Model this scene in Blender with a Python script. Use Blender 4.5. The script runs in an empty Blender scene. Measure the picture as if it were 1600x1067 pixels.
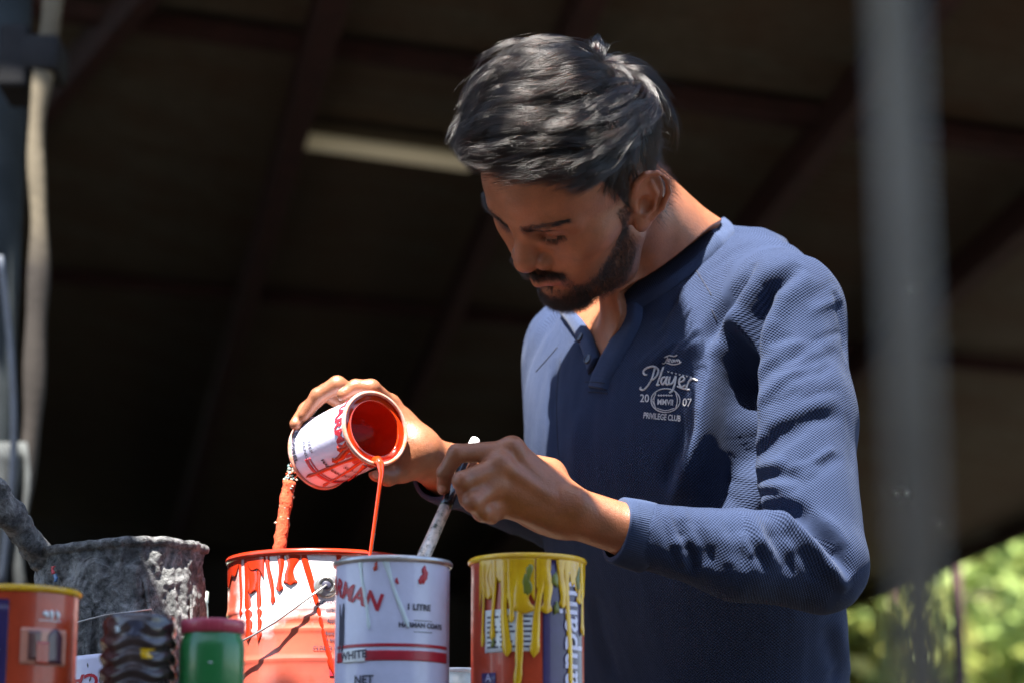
import bpy, bmesh, math, random
import numpy as np
from mathutils import Vector, Matrix
from mathutils.bvhtree import BVHTree
from mathutils.kdtree import KDTree

random.seed(7)
RNG = np.random.default_rng(11)
scene = bpy.context.scene
COL = scene.collection
# ------------------------------------------------------------------ camera
PITCH = math.radians(12.7)
CAM = np.array([0.0, 0.0, 0.77])
FPX = 1600 * 85 / 36.0                     # focal length in photo pixels
FWD = np.array([0, math.cos(PITCH), math.sin(PITCH)])
UPV = np.array([0, -math.sin(PITCH), math.cos(PITCH)])
RGT = np.array([1.0, 0, 0])
cam_data = bpy.data.cameras.new('camera')
cam_data.lens = 85; cam_data.sensor_width = 36; cam_data.sensor_fit = 'HORIZONTAL'
cam_data.clip_start = 0.05; cam_data.clip_end = 800
cam_data.dof.use_dof = True
cam_data.dof.focus_distance = 2.33
cam_data.dof.aperture_fstop = 4.4
camera = bpy.data.objects.new('camera', cam_data); COL.objects.link(camera)
camera.location = CAM.tolist()
camera.rotation_euler = (math.pi / 2 + PITCH, 0, 0)
scene.camera = camera
# ------------------------------------------------------------------ light
SUN = np.array([-0.13, -0.37, 0.92]); SUN = SUN / np.linalg.norm(SUN)    # towards the sun
SUN_ELEV = math.asin(SUN[2]); SUN_AZ = math.atan2(SUN[0], SUN[1])
world = bpy.data.worlds.new('World'); scene.world = world; world.use_nodes = True
wt = world.node_tree
sky = wt.nodes.new('ShaderNodeTexSky'); sky.sky_type = 'NISHITA'; sky.sun_disc = False
sky.sun_elevation = SUN_ELEV; sky.sun_rotation = SUN_AZ
sky.air_density = 1.0; sky.dust_density = 1.0
wt.nodes['Background'].inputs['Strength'].default_value = 0.085
wt.links.new(sky.outputs['Color'], wt.nodes['Background'].inputs['Color'])
sun_data = bpy.data.lights.new('sun', 'SUN'); sun_data.energy = 5.0
sun_data.angle = math.radians(0.5); sun_data.color = (1.0, 0.95, 0.88)
sun = bpy.data.objects.new('sun', sun_data); COL.objects.link(sun)
sun.rotation_euler = Vector(SUN.tolist()).to_track_quat('Z', 'Y').to_euler()
sun.location = (0, 0, 12)
scene.view_settings.view_transform = 'Standard'; scene.view_settings.look = 'None'
scene.view_settings.exposure = 2.55; scene.view_settings.gamma = 1.0
scene.view_settings.use_curve_mapping = False
scene.cycles.use_denoising = True
scene.cycles.max_bounces = 8
scene.cycles.sample_clamp_indirect = 6.0

# ------------------------------------------------------------------ helpers
def P(px, py, d):
    """world point seen at photo pixel (px, py) at distance d along the optical axis"""
    return CAM + d * (FWD + (px - 800) / FPX * RGT + (533.5 - py) / FPX * UPV)
def pix(p):
    v = np.asarray(p) - CAM; d = v @ FWD
    return np.stack([800 + FPX * (v @ RGT) / d, 533.5 - FPX * (v @ UPV) / d], -1)
def ray(px, py):
    v = FWD + (px - 800) / FPX * RGT + (533.5 - py) / FPX * UPV
    return Vector(v.tolist()).normalized()
def norm(v):
    v = np.asarray(v, float); return v / (np.linalg.norm(v, axis=-1, keepdims=True) + 1e-12)

def link(o, parent=None):
    COL.objects.link(o)
    if parent is not None: o.parent = parent
    return o
def mesh_obj(name, verts, faces, material=None, parent=None, smooth=True):
    """verts in world space (parents sit at identity unless placed afterwards)"""
    me = bpy.data.meshes.new(name)
    verts = np.asarray(verts, np.float32)
    if isinstance(faces, np.ndarray):
        n, k = faces.shape
        me.vertices.add(len(verts)); me.vertices.foreach_set('co', verts.ravel())
        me.loops.add(n * k); me.loops.foreach_set('vertex_index', faces.astype(np.int32).ravel())
        me.polygons.add(n); me.polygons.foreach_set('loop_start', np.arange(0, n * k, k, dtype=np.int32))
        me.update(calc_edges=True)
    else:
        me.from_pydata([tuple(map(float, v)) for v in verts], [], [tuple(map(int, f)) for f in faces])
        me.update()
    me.polygons.foreach_set('use_smooth', [smooth] * len(me.polygons))
    o = bpy.data.objects.new(name, me)
    if material is not None: me.materials.append(material)
    return link(o, parent)
def empty(name, loc=(0, 0, 0)):
    o = bpy.data.objects.new(name, None); COL.objects.link(o)
    o.location = [float(c) for c in loc]; o.empty_display_size = 0.05
    return o
def attach(child, parent):
    """parent keeping the child's world coordinates"""
    child.parent = parent
    child.matrix_parent_inverse = Matrix.Translation(parent.location).inverted() if parent.parent is None else Matrix.Identity(4)
    return child
def tag(o, label=None, cat=None, group=None, kind=None):
    if label: o['label'] = label
    if cat: o['category'] = cat
    if group: o['group'] = group
    if kind: o['kind'] = kind
    return o

class MB:
    """collects simple shapes into one mesh"""
    def __init__(s): s.v = []; s.f = []
    def add(s, v, f):
        b = len(s.v); s.v += [tuple(map(float, p)) for p in v]; s.f += [tuple(b + i for i in q) for q in f]
    def box(s, c, size, R=None):
        c = np.asarray(c, float); h = np.asarray(size, float) / 2
        vs = np.array([[x, y, z] for x in (-1, 1) for y in (-1, 1) for z in (-1, 1)]) * h
        if R is not None: vs = vs @ np.asarray(R)
        s.add(vs + c, [(0, 1, 3, 2), (4, 6, 7, 5), (0, 4, 5, 1), (2, 3, 7, 6), (0, 2, 6, 4), (1, 5, 7, 3)])
    def beam(s, a, b, w, h, up=(0, 0, 1)):
        a = np.asarray(a, float); b = np.asarray(b, float); d = norm(b - a)
        r = norm(np.cross(d, up)); u = np.cross(r, d)
        s.box((a + b) / 2, (np.linalg.norm(b - a), w, h), np.stack([d, r, u]))
    def tube(s, pts, rad, n=12, cap=True):
        pts = np.asarray(pts, float); m = len(pts); rad = np.broadcast_to(np.asarray(rad, float), (m,))
        t = norm(np.gradient(pts, axis=0))
        ref = np.array([0, 0, 1.0]) if abs(t[0][2]) < .9 else np.array([1.0, 0, 0])
        u = norm(np.cross(t[0], ref)); rings = []
        for i in range(m):
            u = norm(u - t[i] * (u @ t[i])); w = np.cross(t[i], u)
            a = np.linspace(0, 2 * np.pi, n, endpoint=False)
            rings.append(pts[i] + rad[i] * (np.cos(a)[:, None] * u + np.sin(a)[:, None] * w))
        v = np.concatenate(rings); f = []
        for i in range(m - 1):
            for j in range(n):
                k = (j + 1) % n
                f.append((i * n + j, i * n + k, (i + 1) * n + k, (i + 1) * n + j))
        if cap:
            f.append(tuple(range(n - 1, -1, -1))); f.append(tuple((m - 1) * n + j for j in range(n)))
        s.add(v, f)
    def lathe(s, prof, c=(0, 0, 0), n=64, cap0=False, cap1=False, fn=None):
        """prof: list of (r, z); optional fn(angle, r, z) -> (r, z) makes it uneven"""
        a = np.linspace(0, 2 * np.pi, n, endpoint=False); v = []; f = []
        for (r, z) in prof:
            for t in a:
                rr, zz = (r, z) if fn is None else fn(t, r, z)
                v.append((c[0] + rr * math.cos(t), c[1] + rr * math.sin(t), c[2] + zz))
        for i in range(len(prof) - 1):
            for j in range(n):
                k = (j + 1) % n
                f.append((i * n + j, i * n + k, (i + 1) * n + k, (i + 1) * n + j))
        if cap0: f.append(tuple(range(n - 1, -1, -1)))
        if cap1: f.append(tuple((len(prof) - 1) * n + j for j in range(n)))
        s.add(v, f)
    def build(s, name, m=None, parent=None, smooth=True, bevel=0, M=None):
        v = np.array(s.v)
        if M is not None: v = v @ np.asarray(M)[:3, :3].T + np.asarray(M)[:3, 3]
        o = mesh_obj(name, v, s.f, m, None, smooth)
        if parent is not None: attach(o, parent)
        if bevel:
            b = o.modifiers.new('bevel', 'BEVEL'); b.width = bevel; b.segments = 2; b.limit_method = 'ANGLE'
        return o

# ------------------------------------------------------------------ material helpers
class NT:
    def __init__(s, name):
        s.m = bpy.data.materials.new(name); s.m.use_nodes = True; s.t = s.m.node_tree
        s.b = s.t.nodes['Principled BSDF']; s.out = s.t.nodes['Material Output']
    def n(s, kind, **kw):
        q = s.t.nodes.new('ShaderNode' + kind)
        for k, v in kw.items():
            if k.startswith('i_'): q.inputs[k[2:].replace('_', ' ')].default_value = v
            else: setattr(q, k, v)
        return q
    def l(s, a, b): s.t.links.new(a, b)
    def obj(s): return s.n('TexCoord').outputs['Object']
    def noise(s, scale, detail=4, rough=.55, vec=None, dist=0.0):
        q = s.n('TexNoise'); q.inputs['Scale'].default_value = scale; q.inputs['Detail'].default_value = detail
        q.inputs['Roughness'].default_value = rough; q.inputs['Distortion'].default_value = dist
        s.l(vec if vec is not None else s.obj(), q.inputs['Vector']); return q.outputs['Fac']
    def ramp(s, fac, stops, interp='LINEAR'):
        q = s.n('ValToRGB'); q.color_ramp.interpolation = interp
        e = q.color_ramp.elements
        while len(e) < len(stops): e.new(0.5)
        for el, (p, c) in zip(e, stops):
            el.position = p; el.color = (c, c, c, 1) if np.isscalar(c) else (*c, 1)
        s.l(fac, q.inputs['Fac']); return q.outputs['Color']
    def cmix(s, fac, a, b, mode='MIX'):
        q = s.n('MixRGB', blend_type=mode)
        for i, val in enumerate((fac, a, b)):
            sock = q.inputs[i]
            if hasattr(val, 'links'): s.l(val, sock)
            elif i == 0: sock.default_value = val
            else: sock.default_value = (*val, 1) if not np.isscalar(val) else (val, val, val, 1)
        return q.outputs['Color']
    def math(s, op, a, b=None):
        q = s.n('Math', operation=op)
        for i, val in enumerate((a, b)):
            if val is None: continue
            if hasattr(val, 'links'): s.l(val, q.inputs[i])
            else: q.inputs[i].default_value = val
        return q.outputs[0]
    def attr(s, name):
        q = s.n('Attribute'); q.attribute_name = name; return q
    def bump(s, h, strength=.3, dist=.002):
        q = s.n('Bump'); q.inputs['Strength'].default_value = strength; q.inputs['Distance'].default_value = dist
        s.l(h, q.inputs['Height'])
        if s.b.inputs['Normal'].links: s.l(s.b.inputs['Normal'].links[0].from_socket, q.inputs['Normal'])
        s.l(q.outputs['Normal'], s.b.inputs['Normal']); return q
    def base(s, c):
        if hasattr(c, 'links'): s.l(c, s.b.inputs['Base Color'])
        else: s.b.inputs['Base Color'].default_value = (*c, 1)
    def set(s, **kw):
        for k, v in kw.items():
            sock = s.b.inputs[k.replace('_', ' ')]
            if hasattr(v, 'links'): s.l(v, sock)
            else: sock.default_value = v
        return s
def plain(name, c, rough=.6, var=.15, scale=40, metal=0, spec=.5, bump=0.0):
    t = NT(name)
    f = t.noise(scale, 5)
    c = np.array(c)
    t.base(t.ramp(f, [(.3, tuple(c * (1 - var))), (.7, tuple(np.minimum(c * (1 + var), 1)))]))
    t.set(Roughness=rough, Metallic=metal, Specular_IOR_Level=spec)
    if bump: t.bump(t.noise(scale * 2.5, 6), .5, bump)
    return t.m

# ------------------------------------------------------------------ solids from distance fields
class Field:
    """a distance field on a regular grid; shapes are blended in, then meshed (surface nets)"""
    def __init__(s, lo, hi, h):
        s.lo = np.asarray(lo, float); s.h = h
        s.n = np.ceil((np.asarray(hi, float) - s.lo) / h).astype(int) + 1
        s.ax = [(s.lo[i] + h * np.arange(s.n[i])).astype(np.float32) for i in range(3)]
        s.F = np.full(s.n, 1.0, np.float32)
    def box(s, lo, hi):
        a = np.clip(np.floor((np.asarray(lo) - s.lo) / s.h).astype(int), 0, s.n)
        b = np.clip(np.ceil((np.asarray(hi) - s.lo) / s.h).astype(int) + 1, 0, s.n)
        sl = tuple(slice(a[i], b[i]) for i in range(3))
        g = [s.ax[0][sl[0]][:, None, None], s.ax[1][sl[1]][None, :, None], s.ax[2][sl[2]][None, None, :]]
        return sl, g
    def put(s, sl, d, k, op):
        A = s.F[sl]
        if A.size == 0: return
        if op == 'add':
            if k <= 0: s.F[sl] = np.minimum(A, d)
            else:
                h = np.maximum(k - np.abs(A - d), 0) / k
                s.F[sl] = np.minimum(A, d) - h * h * (k * .25)
        else:
            d = -d
            if k <= 0: s.F[sl] = np.maximum(A, d)
            else:
                h = np.maximum(k - np.abs(A - d), 0) / k
                s.F[sl] = np.maximum(A, d) + h * h * (k * .25)
    def ell(s, c, r, k=.01, R=None, op='add'):
        """ellipsoid; rows of R are its axes"""
        c = np.asarray(c, float); r = np.broadcast_to(np.asarray(r, float), 3)
        R = np.eye(3) if R is None else np.asarray(R, float)
        e = np.sqrt(((R * r[:, None]) ** 2).sum(0)) * 1.25 + 2.2 * k + .008 + 3 * s.h
        sl, g = s.box(c - e, c + e)
        q = [sum(R[i, j] * (g[j] - c[j]) for j in range(3)) for i in range(3)]
        k0 = np.sqrt((q[0] / r[0]) ** 2 + (q[1] / r[1]) ** 2 + (q[2] / r[2]) ** 2)
        k1 = np.sqrt((q[0] / r[0] ** 2) ** 2 + (q[1] / r[1] ** 2) ** 2 + (q[2] / r[2] ** 2) ** 2) + 1e-6
        s.put(sl, (k0 * (k0 - 1) / k1).astype(np.float32), k, op)
    def cap(s, a, b, ra, rb, k=.01, op='add', flat=None, fdir=None):
        """tapered capsule, optionally flattened by `flat` along fdir"""
        a = np.asarray(a, float); b = np.asarray(b, float)
        m = max(ra, rb) + 1.6 * k + .004 + 3 * s.h
        sl, g = s.box(np.minimum(a, b) - m, np.maximum(a, b) + m)
        ab = b - a; L = ab @ ab + 1e-12
        q = [g[i] - a[i] for i in range(3)]
        t = np.clip((q[0] * ab[0] + q[1] * ab[1] + q[2] * ab[2]) / L, 0, 1)
        p = [q[i] - t * ab[i] for i in range(3)]
        d2 = p[0] ** 2 + p[1] ** 2 + p[2] ** 2
        if flat is not None:
            fd = norm(fdir); w = p[0] * fd[0] + p[1] * fd[1] + p[2] * fd[2]
            d2 = d2 + (1 / flat ** 2 - 1) * w * w
        s.put(sl, (np.sqrt(d2) - (ra + (rb - ra) * t)).astype(np.float32), k, op)
    def chain(s, pts, rad, k=.006, op='add', **kw):
        for i in range(len(pts) - 1): s.cap(pts[i], pts[i + 1], rad[i], rad[i + 1], k, op, **kw)
    def mesh(s):
        F = s.F; n = s.n
        ins = F < 0
        c = np.zeros(n - 1, np.uint8)
        for dx in (0, 1):
            for dy in (0, 1):
                for dz in (0, 1):
                    c += ins[dx:n[0] - 1 + dx, dy:n[1] - 1 + dy, dz:n[2] - 1 + dz]
        act = (c > 0) & (c < 8)
        idx = np.argwhere(act); nv = len(idx)
        vid = np.full(n - 1, -1, np.int64); vid[act] = np.arange(nv)
        acc = np.zeros((nv, 3)); cnt = np.zeros(nv)
        corners = [(x, y, z) for x in (0, 1) for y in (0, 1) for z in (0, 1)]
        val = {q: F[idx[:, 0] + q[0], idx[:, 1] + q[1], idx[:, 2] + q[2]].astype(float) for q in corners}
        for q in corners:
            for ax in range(3):
                if q[ax] == 0:
                    r = list(q); r[ax] = 1; r = tuple(r)
                    a, b = val[q], val[r]; cr = (a < 0) != (b < 0)
                    t = np.where(cr, a / np.where(cr, a - b, 1), 0)
                    p = np.tile(np.array(q, float), (nv, 1)); p[:, ax] = t
                    acc[cr] += p[cr]; cnt[cr] += 1
        V = s.lo + s.h * (idx + acc / cnt[:, None])
        faces = []
        for ax in range(3):
            o1, o2 = [(1, 2), (2, 0), (0, 1)][ax]
            a = ins; sl0 = [slice(None)] * 3; sl1 = [slice(None)] * 3
            sl0[ax] = slice(0, n[ax] - 1); sl1[ax] = slice(1, n[ax])
            x = a[tuple(sl0)] != a[tuple(sl1)]
            e = np.argwhere(x)
            ok = (e[:, o1] > 0) & (e[:, o2] > 0) & (e[:, o1] < n[o1] - 1) & (e[:, o2] < n[o2] - 1)
            e = e[ok]
            s0 = ins[e[:, 0], e[:, 1], e[:, 2]]
            d1 = np.zeros(3, int); d1[o1] = 1; d2 = np.zeros(3, int); d2[o2] = 1
            g = lambda off: vid[tuple((e - off).T)]
            q = np.stack([g(d1 + d2), g(d2), g(0 * d1), g(d1)], 1)
            q[~s0] = q[~s0][:, ::-1]
            faces.append(q)
        Q = np.concatenate(faces); Q = Q[(Q >= 0).all(1)]
        used = np.zeros(len(V), bool); used[Q.ravel()] = True; m = np.cumsum(used) - 1
        return V[used], m[Q]
def vertex_normals(V, Q):
    n = np.cross(V[Q[:, 2]] - V[Q[:, 0]], V[Q[:, 3]] - V[Q[:, 1]])
    N = np.zeros_like(V)
    for i in range(4): np.add.at(N, Q[:, i], n)
    return norm(N)
def smooth_mesh(V, Q, it=2, lam=.5, mask=None):
    e = np.concatenate([Q[:, [0, 1]], Q[:, [1, 2]], Q[:, [2, 3]], Q[:, [3, 0]]])
    for _ in range(it):
        A = np.zeros_like(V); C = np.zeros(len(V))
        for i in range(3):
            A[:, i] = np.bincount(e[:, 0], V[e[:, 1], i], len(V)) + np.bincount(e[:, 1], V[e[:, 0], i], len(V))
        C = np.bincount(e[:, 0], minlength=len(V)) + np.bincount(e[:, 1], minlength=len(V))
        D = A / np.maximum(C, 1)[:, None] - V
        V = V + lam * (D if mask is None else D * mask[:, None])
    return V
def vnoise(p, scale, seed=0, octaves=3):
    """cheap smooth pseudo-noise from sums of rotated sines, about -1..1"""
    r = np.random.default_rng(seed); p = np.asarray(p); out = np.zeros(len(p)); amp = 1.0; tot = 0
    for o in range(octaves):
        for _ in range(4):
            w = norm(r.normal(size=3)) * scale * (2 ** o) * r.uniform(.7, 1.3)
            out += amp * np.sin(p @ w + r.uniform(0, 6.28))
        tot += amp * 2; amp *= .5
    return out / tot
def set_attr(me, name, vals, kind='FLOAT'):
    a = me.attributes.new(name, kind, 'POINT')
    vals = np.asarray(vals, np.float32)
    a.data.foreach_set('value' if kind == 'FLOAT' else 'color' if kind == 'FLOAT_COLOR' else 'vector', vals.ravel())
def text_mesh(body, size, bold=0.0, align='CENTER'):
    cu = bpy.data.curves.new('lettering', 'FONT'); cu.body = body; cu.size = size; cu.align_x = align; cu.offset = bold; cu.resolution_u = 3
    o = bpy.data.objects.new('lettering', cu); COL.objects.link(o)
    me = bpy.data.meshes.new_from_object(o.evaluated_get(bpy.context.evaluated_depsgraph_get()))
    v = np.zeros(len(me.vertices) * 3); me.vertices.foreach_get('co', v); v = v.reshape(-1, 3)
    f = [tuple(p.vertices) for p in me.polygons]
    bpy.data.objects.remove(o); bpy.data.curves.remove(cu); bpy.data.meshes.remove(me)
    return v, f
def refine(v, f, maxlen):
    """split long faces so that lettering can bend round a tin"""
    bm = bmesh.new(); vs = [bm.verts.new(p) for p in v]
    for q in f:
        try: bm.faces.new([vs[i] for i in q])
        except ValueError: pass
    bmesh.ops.triangulate(bm, faces=bm.faces[:])
    for _ in range(3):
        e = [x for x in bm.edges if x.calc_length() > maxlen]
        if not e: break
        bmesh.ops.subdivide_edges(bm, edges=e, cuts=1); bmesh.ops.triangulate(bm, faces=bm.faces[:])
    bm.verts.ensure_lookup_table(); bm.verts.index_update()
    v2 = np.array([x.co[:] for x in bm.verts]); f2 = [tuple(x.index for x in q.verts) for q in bm.faces]; bm.free()
    return v2, f2

def in_poly(X, poly):
    """inside flag and distance to the outline for 2-D points"""
    poly = np.asarray(poly, float); inside = np.zeros(len(X), bool); dist = np.full(len(X), 1e9)
    for (x0, y0), (x1, y1) in zip(poly, np.roll(poly, -1, 0)):
        c = ((y0 > X[:, 1]) != (y1 > X[:, 1])); xi = x0 + (X[:, 1] - y0) / (y1 - y0 + 1e-9) * (x1 - x0); inside ^= c & (X[:, 0] < xi)
        e = np.array([x1 - x0, y1 - y0]); t = np.clip(((X - [x0, y0]) @ e) / (e @ e), 0, 1); dist = np.minimum(dist, np.linalg.norm(X - [x0, y0] - t[:, None] * e, axis=1))
    return inside, dist
# ================================================================== the setting
def ground_material():
    t = NT('packed_earth')
    n = t.noise(1.3, 8, .65); f = t.noise(40, 6, .7)
    t.base(t.cmix(.4, t.ramp(n, [(.3, (.030, .024, .019)), (.7, (.055, .045, .036))]), t.ramp(f, [(.3, (.026, .021, .017)), (.7, (.06, .05, .04))])))
    t.set(Roughness=.95, Specular_IOR_Level=.2); t.bump(f, .6, .01); return t.m
gb = MB()
_g = np.linspace(-150, 150, 61)
gb.v = [(float(x), float(y), 0.04 * math.sin(x * .31) * math.cos(y * .27) if abs(x) + abs(y) > 30 else 0.0) for y in _g for x in _g]
gb.f = [(j * 61 + i, j * 61 + i + 1, (j + 1) * 61 + i + 1, (j + 1) * 61 + i) for j in range(60) for i in range(60)]
tag(gb.build('ground', ground_material()), kind='structure')

# ---------------------------------------------------------------- shed behind him
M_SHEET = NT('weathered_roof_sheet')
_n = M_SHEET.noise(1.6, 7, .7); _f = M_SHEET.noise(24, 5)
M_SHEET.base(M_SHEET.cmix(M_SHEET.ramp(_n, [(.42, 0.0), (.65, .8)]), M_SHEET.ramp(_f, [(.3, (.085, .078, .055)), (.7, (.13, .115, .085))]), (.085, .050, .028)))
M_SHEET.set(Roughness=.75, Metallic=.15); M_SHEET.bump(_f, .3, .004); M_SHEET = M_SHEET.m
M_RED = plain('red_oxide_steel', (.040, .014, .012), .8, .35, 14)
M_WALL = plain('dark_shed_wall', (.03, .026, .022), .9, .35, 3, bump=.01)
M_GALV = plain('galvanised_steel', (.36, .38, .38), .5, .22, 22, metal=.55)
ROOF = lambda x: 2.60 + (2.5 - x) * .15
def roof_hit(px, py, drop=0.0):
    d = np.array(ray(px, py)); # z = ROOF(x) - drop
    t = (2.975 - drop - CAM[2]) / (d[2] + .15 * d[0]); return CAM + t * d
shed = empty('shed', (-1.5, 10.5, 0))
tag(shed, 'long dark shed with sloping sheet-metal roof and red steel rafters behind the man', 'shed')
SX0, SX1, SY0, SY1 = -5.2, 2.56, 3.35, 18.2
SLANT = .087; EAVE = lambda y: 2.60 - SLANT * (y - 12.4)        # the right eave runs slightly inward
def roof_sheet(y0, y1, x0, x1, name, mat):
    mb = MB(); ny = int(round((y1 - y0) / .076)) * 6; nx = 5
    for j in range(ny + 1):
        y = y0 + (y1 - y0) * j / ny; w = .009 * math.sin(2 * math.pi * (y - y0) / .076)
        for i in range(nx):
            x = x0 + (x1 - x0) * i / (nx - 1); mb.v.append((x, y, ROOF(x) + w))
    mb.f = [(j * nx + i, j * nx + i + 1, (j + 1) * nx + i + 1, (j + 1) * nx + i) for j in range(ny) for i in range(nx - 1)]
    o = mb.build(name, mat, shed); s_ = o.modifiers.new('thickness', 'SOLIDIFY'); s_.thickness = .0012; return o
_first = None
_strip0, _strip1 = roof_hit(440, 199)[1], roof_hit(440, 231)[1]
_ys = np.arange(SY0, SY1 + .01, .836)
for i, y in enumerate(_ys):
    z_off = .004 * (i % 2)
    if _first is None:
        _first = roof_sheet(SY0, SY0 + .912, SX0, EAVE(SY0), 'roof_sheet', M_SHEET)
    else:
        o = _first.copy(); COL.objects.link(o); o.parent = shed; o.matrix_parent_inverse = _first.matrix_parent_inverse.copy()
        o.location = (-SLANT * i * .836, i * .836, .15 * SLANT * i * .836 + z_off)
def span(A, B):
    """stretch a member along its line until it meets the roof's edges"""
    e = norm(B - A); lo, hi = -40.0, 40.0
    for ax, a, b in ((0, SX0 + .05, 2.0), (1, SY0 + .05, SY1 - .02)):
        if abs(e[ax]) > 1e-6:
            t0, t1 = sorted(((a - A[ax]) / e[ax], (b - A[ax]) / e[ax])); lo = max(lo, t0); hi = min(hi, t1)
    return A + e * lo, A + e * hi
def beam(name, a, b, w, h, mat, parent, bevel=.003):
    mb = MB(); mb.beam(a, b, w, h); return mb.build(name, mat, parent, smooth=False, bevel=bevel)
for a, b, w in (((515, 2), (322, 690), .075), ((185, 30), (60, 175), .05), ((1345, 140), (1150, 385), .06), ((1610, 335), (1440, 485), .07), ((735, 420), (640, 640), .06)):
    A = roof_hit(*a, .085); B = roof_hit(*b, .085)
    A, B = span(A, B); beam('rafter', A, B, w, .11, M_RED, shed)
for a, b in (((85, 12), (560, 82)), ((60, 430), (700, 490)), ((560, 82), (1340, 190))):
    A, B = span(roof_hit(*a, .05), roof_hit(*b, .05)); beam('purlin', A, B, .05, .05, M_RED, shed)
# walls, posts
mb = MB(); _x1 = 1.95
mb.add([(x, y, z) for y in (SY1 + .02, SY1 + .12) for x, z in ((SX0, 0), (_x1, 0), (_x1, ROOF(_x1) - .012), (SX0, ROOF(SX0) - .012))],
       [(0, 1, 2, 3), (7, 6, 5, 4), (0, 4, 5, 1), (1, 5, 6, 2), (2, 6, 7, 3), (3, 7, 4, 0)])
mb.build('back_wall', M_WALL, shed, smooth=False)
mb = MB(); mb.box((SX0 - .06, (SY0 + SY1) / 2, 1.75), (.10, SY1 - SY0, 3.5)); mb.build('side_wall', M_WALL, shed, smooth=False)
for px, py, w in ((1404, 925, .030), (1491, 882, .038)):
    A = roof_hit(px, py, .02); mb = MB(); mb.tube([(A[0], A[1], 0), (A[0], A[1], ROOF(A[0]) - .01)], w, 10); mb.build('post', M_RED, shed)
beam('eave_rail', (EAVE(SY0) - .03, SY0, ROOF(EAVE(SY0)) - .05), (EAVE(SY1) - .03, SY1, ROOF(EAVE(SY1)) - .05), .05, .07, M_RED, shed)
for x, y in ((-5.0, 4.0), (-5.0, 17.9), (1.88, 17.9)):
    mb = MB(); mb.tube([(x, y, 0), (x, y, ROOF(x) - .02)], .05, 12); mb.build('post', M_RED, shed)
A = roof_hit(472, 203, .055); B = roof_hit(745, 240, .055)
M_PALE = plain('pale_painted_batten', (.11, .09, .055), .6, .12, 12)
lamp = empty('tube_light', A); tag(lamp, 'pale blurred tube light fixed under the dark shed roof beside the hair', 'lamp')
beam('housing', A, B, .06, .04, M_PALE, lamp)
_tm = NT('weak_tube'); _tm.base((.8, .75, .6)); _tm.set(Emission_Strength=.015); _tm.b.inputs['Emission Color'].default_value = (1, .86, .52, 1)
mb = MB(); _e = norm(B - A); mb.tube([A + _e * .02 + np.array([0, -.035, -.045]), B - _e * .02 + np.array([0, -.035, -.045])], .026, 12); mb.build('tube', _tm.m, lamp)

# ---------------------------------------------------------------- blurred things on the left
M_GREYP = plain('grey_green_paint', (.028, .033, .035), .9, .4, 9, spec=.1)
post = empty('steel_column', P(10, 533, 4.1) * [1, 1, 0])
tag(post, 'grey steel column at the far left edge with a dark clamp', 'column')
c0 = P(-2, 533, 4.1)
mb = MB(); mb.tube([(c0[0] - .022, c0[1], 0), (c0[0] - .022, c0[1], 2.8)], .052, 20); mb.build('shaft', M_GREYP, post)
mb = MB(); mb.box(P(70, 96, 4.02), (.062, .10, .062)); mb.box(P(30, 104, 4.03), (.05, .12, .11)); mb.build('clamp', plain('dark_iron', (.012, .012, .013), .8, spec=.2), post, bevel=.008)
def wavy_plank():
    mb = MB(); n = 150; z0 = 0.0; z1 = P(68, -60, 3.95)[2]; y = P(68, 250, 3.95)[1]; x = P(68, 250, 3.95)[0]
    for i in range(n):
        t = i / (n - 1); z = z0 + (z1 - z0) * t
        cx = x + .008 * math.sin(t * 19 + .5) + .003 * math.sin(t * 41) - .018 * (1 - t); w = .013 + .002 * math.sin(t * 25 + 2) + .0015 * math.sin(t * 83)
        for (sx, sy) in ((-1, -1), (1, -.6), (1, 1), (-1, 1)): mb.v.append((cx + sx * w, y + sy * .016, z))
    for i in range(n - 1):
        for j in range(4): mb.f.append((i * 4 + j, i * 4 + (j + 1) % 4, (i + 1) * 4 + (j + 1) % 4, (i + 1) * 4 + j))
    mb.f += [(3, 2, 1, 0), tuple((n - 1) * 4 + j for j in range(4))]
    return mb
_tb = NT('timber_painted_shade'); _sp = _tb.n('SeparateXYZ'); _tb.l(_tb.obj(), _sp.inputs[0])
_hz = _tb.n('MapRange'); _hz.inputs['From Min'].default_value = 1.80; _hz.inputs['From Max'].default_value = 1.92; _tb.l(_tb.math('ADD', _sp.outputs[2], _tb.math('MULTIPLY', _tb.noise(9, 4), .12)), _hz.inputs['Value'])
_tb.base(_tb.cmix(_hz.outputs[0], (.018, .013, .009), _tb.ramp(_tb.noise(20, 5), [(.3, (.085, .068, .042)), (.7, (.12, .098, .062))]))); _tb.set(Roughness=.9); _tb.bump(_tb.noise(50, 5), .5, .003)  # shade painted into the lower part; the top keeps the sunlit timber colour
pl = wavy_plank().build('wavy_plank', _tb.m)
tag(pl, 'slender cream timber upright with wavy edges beside the grey column', 'plank')
cable = MB(); _z = np.linspace(0, 1, 24)
cable.tube([P(0 + 22 * math.sin(t * 3.1), 400 + 520 * t, 3.6) for t in _z], .0055, 8)
tag(cable.build('hanging_cable', plain('blue_grey_sheath', (.025, .035, .055), .6)), 'blue-grey cable hanging in a curve at the left edge', 'cable')
rag = MB()
for i in range(14):
    for j in range(8):
        u = i / 13; v = j / 7; p = P(-20 + 62 * v + 6 * math.sin(u * 9), 690 + 330 * u, 3.75 + .03 * math.sin(v * 9 + u * 4)); rag.v.append(tuple(p))
rag.f = [(i * 8 + j, i * 8 + j + 1, (i + 1) * 8 + j + 1, (i + 1) * 8 + j) for i in range(13) for j in range(7)]
o = rag.build('hanging_cloth', plain('grey_rag', (.05, .055, .055), .9, .5, 16)); _s = o.modifiers.new('t', 'SOLIDIFY'); _s.thickness = .006
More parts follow.
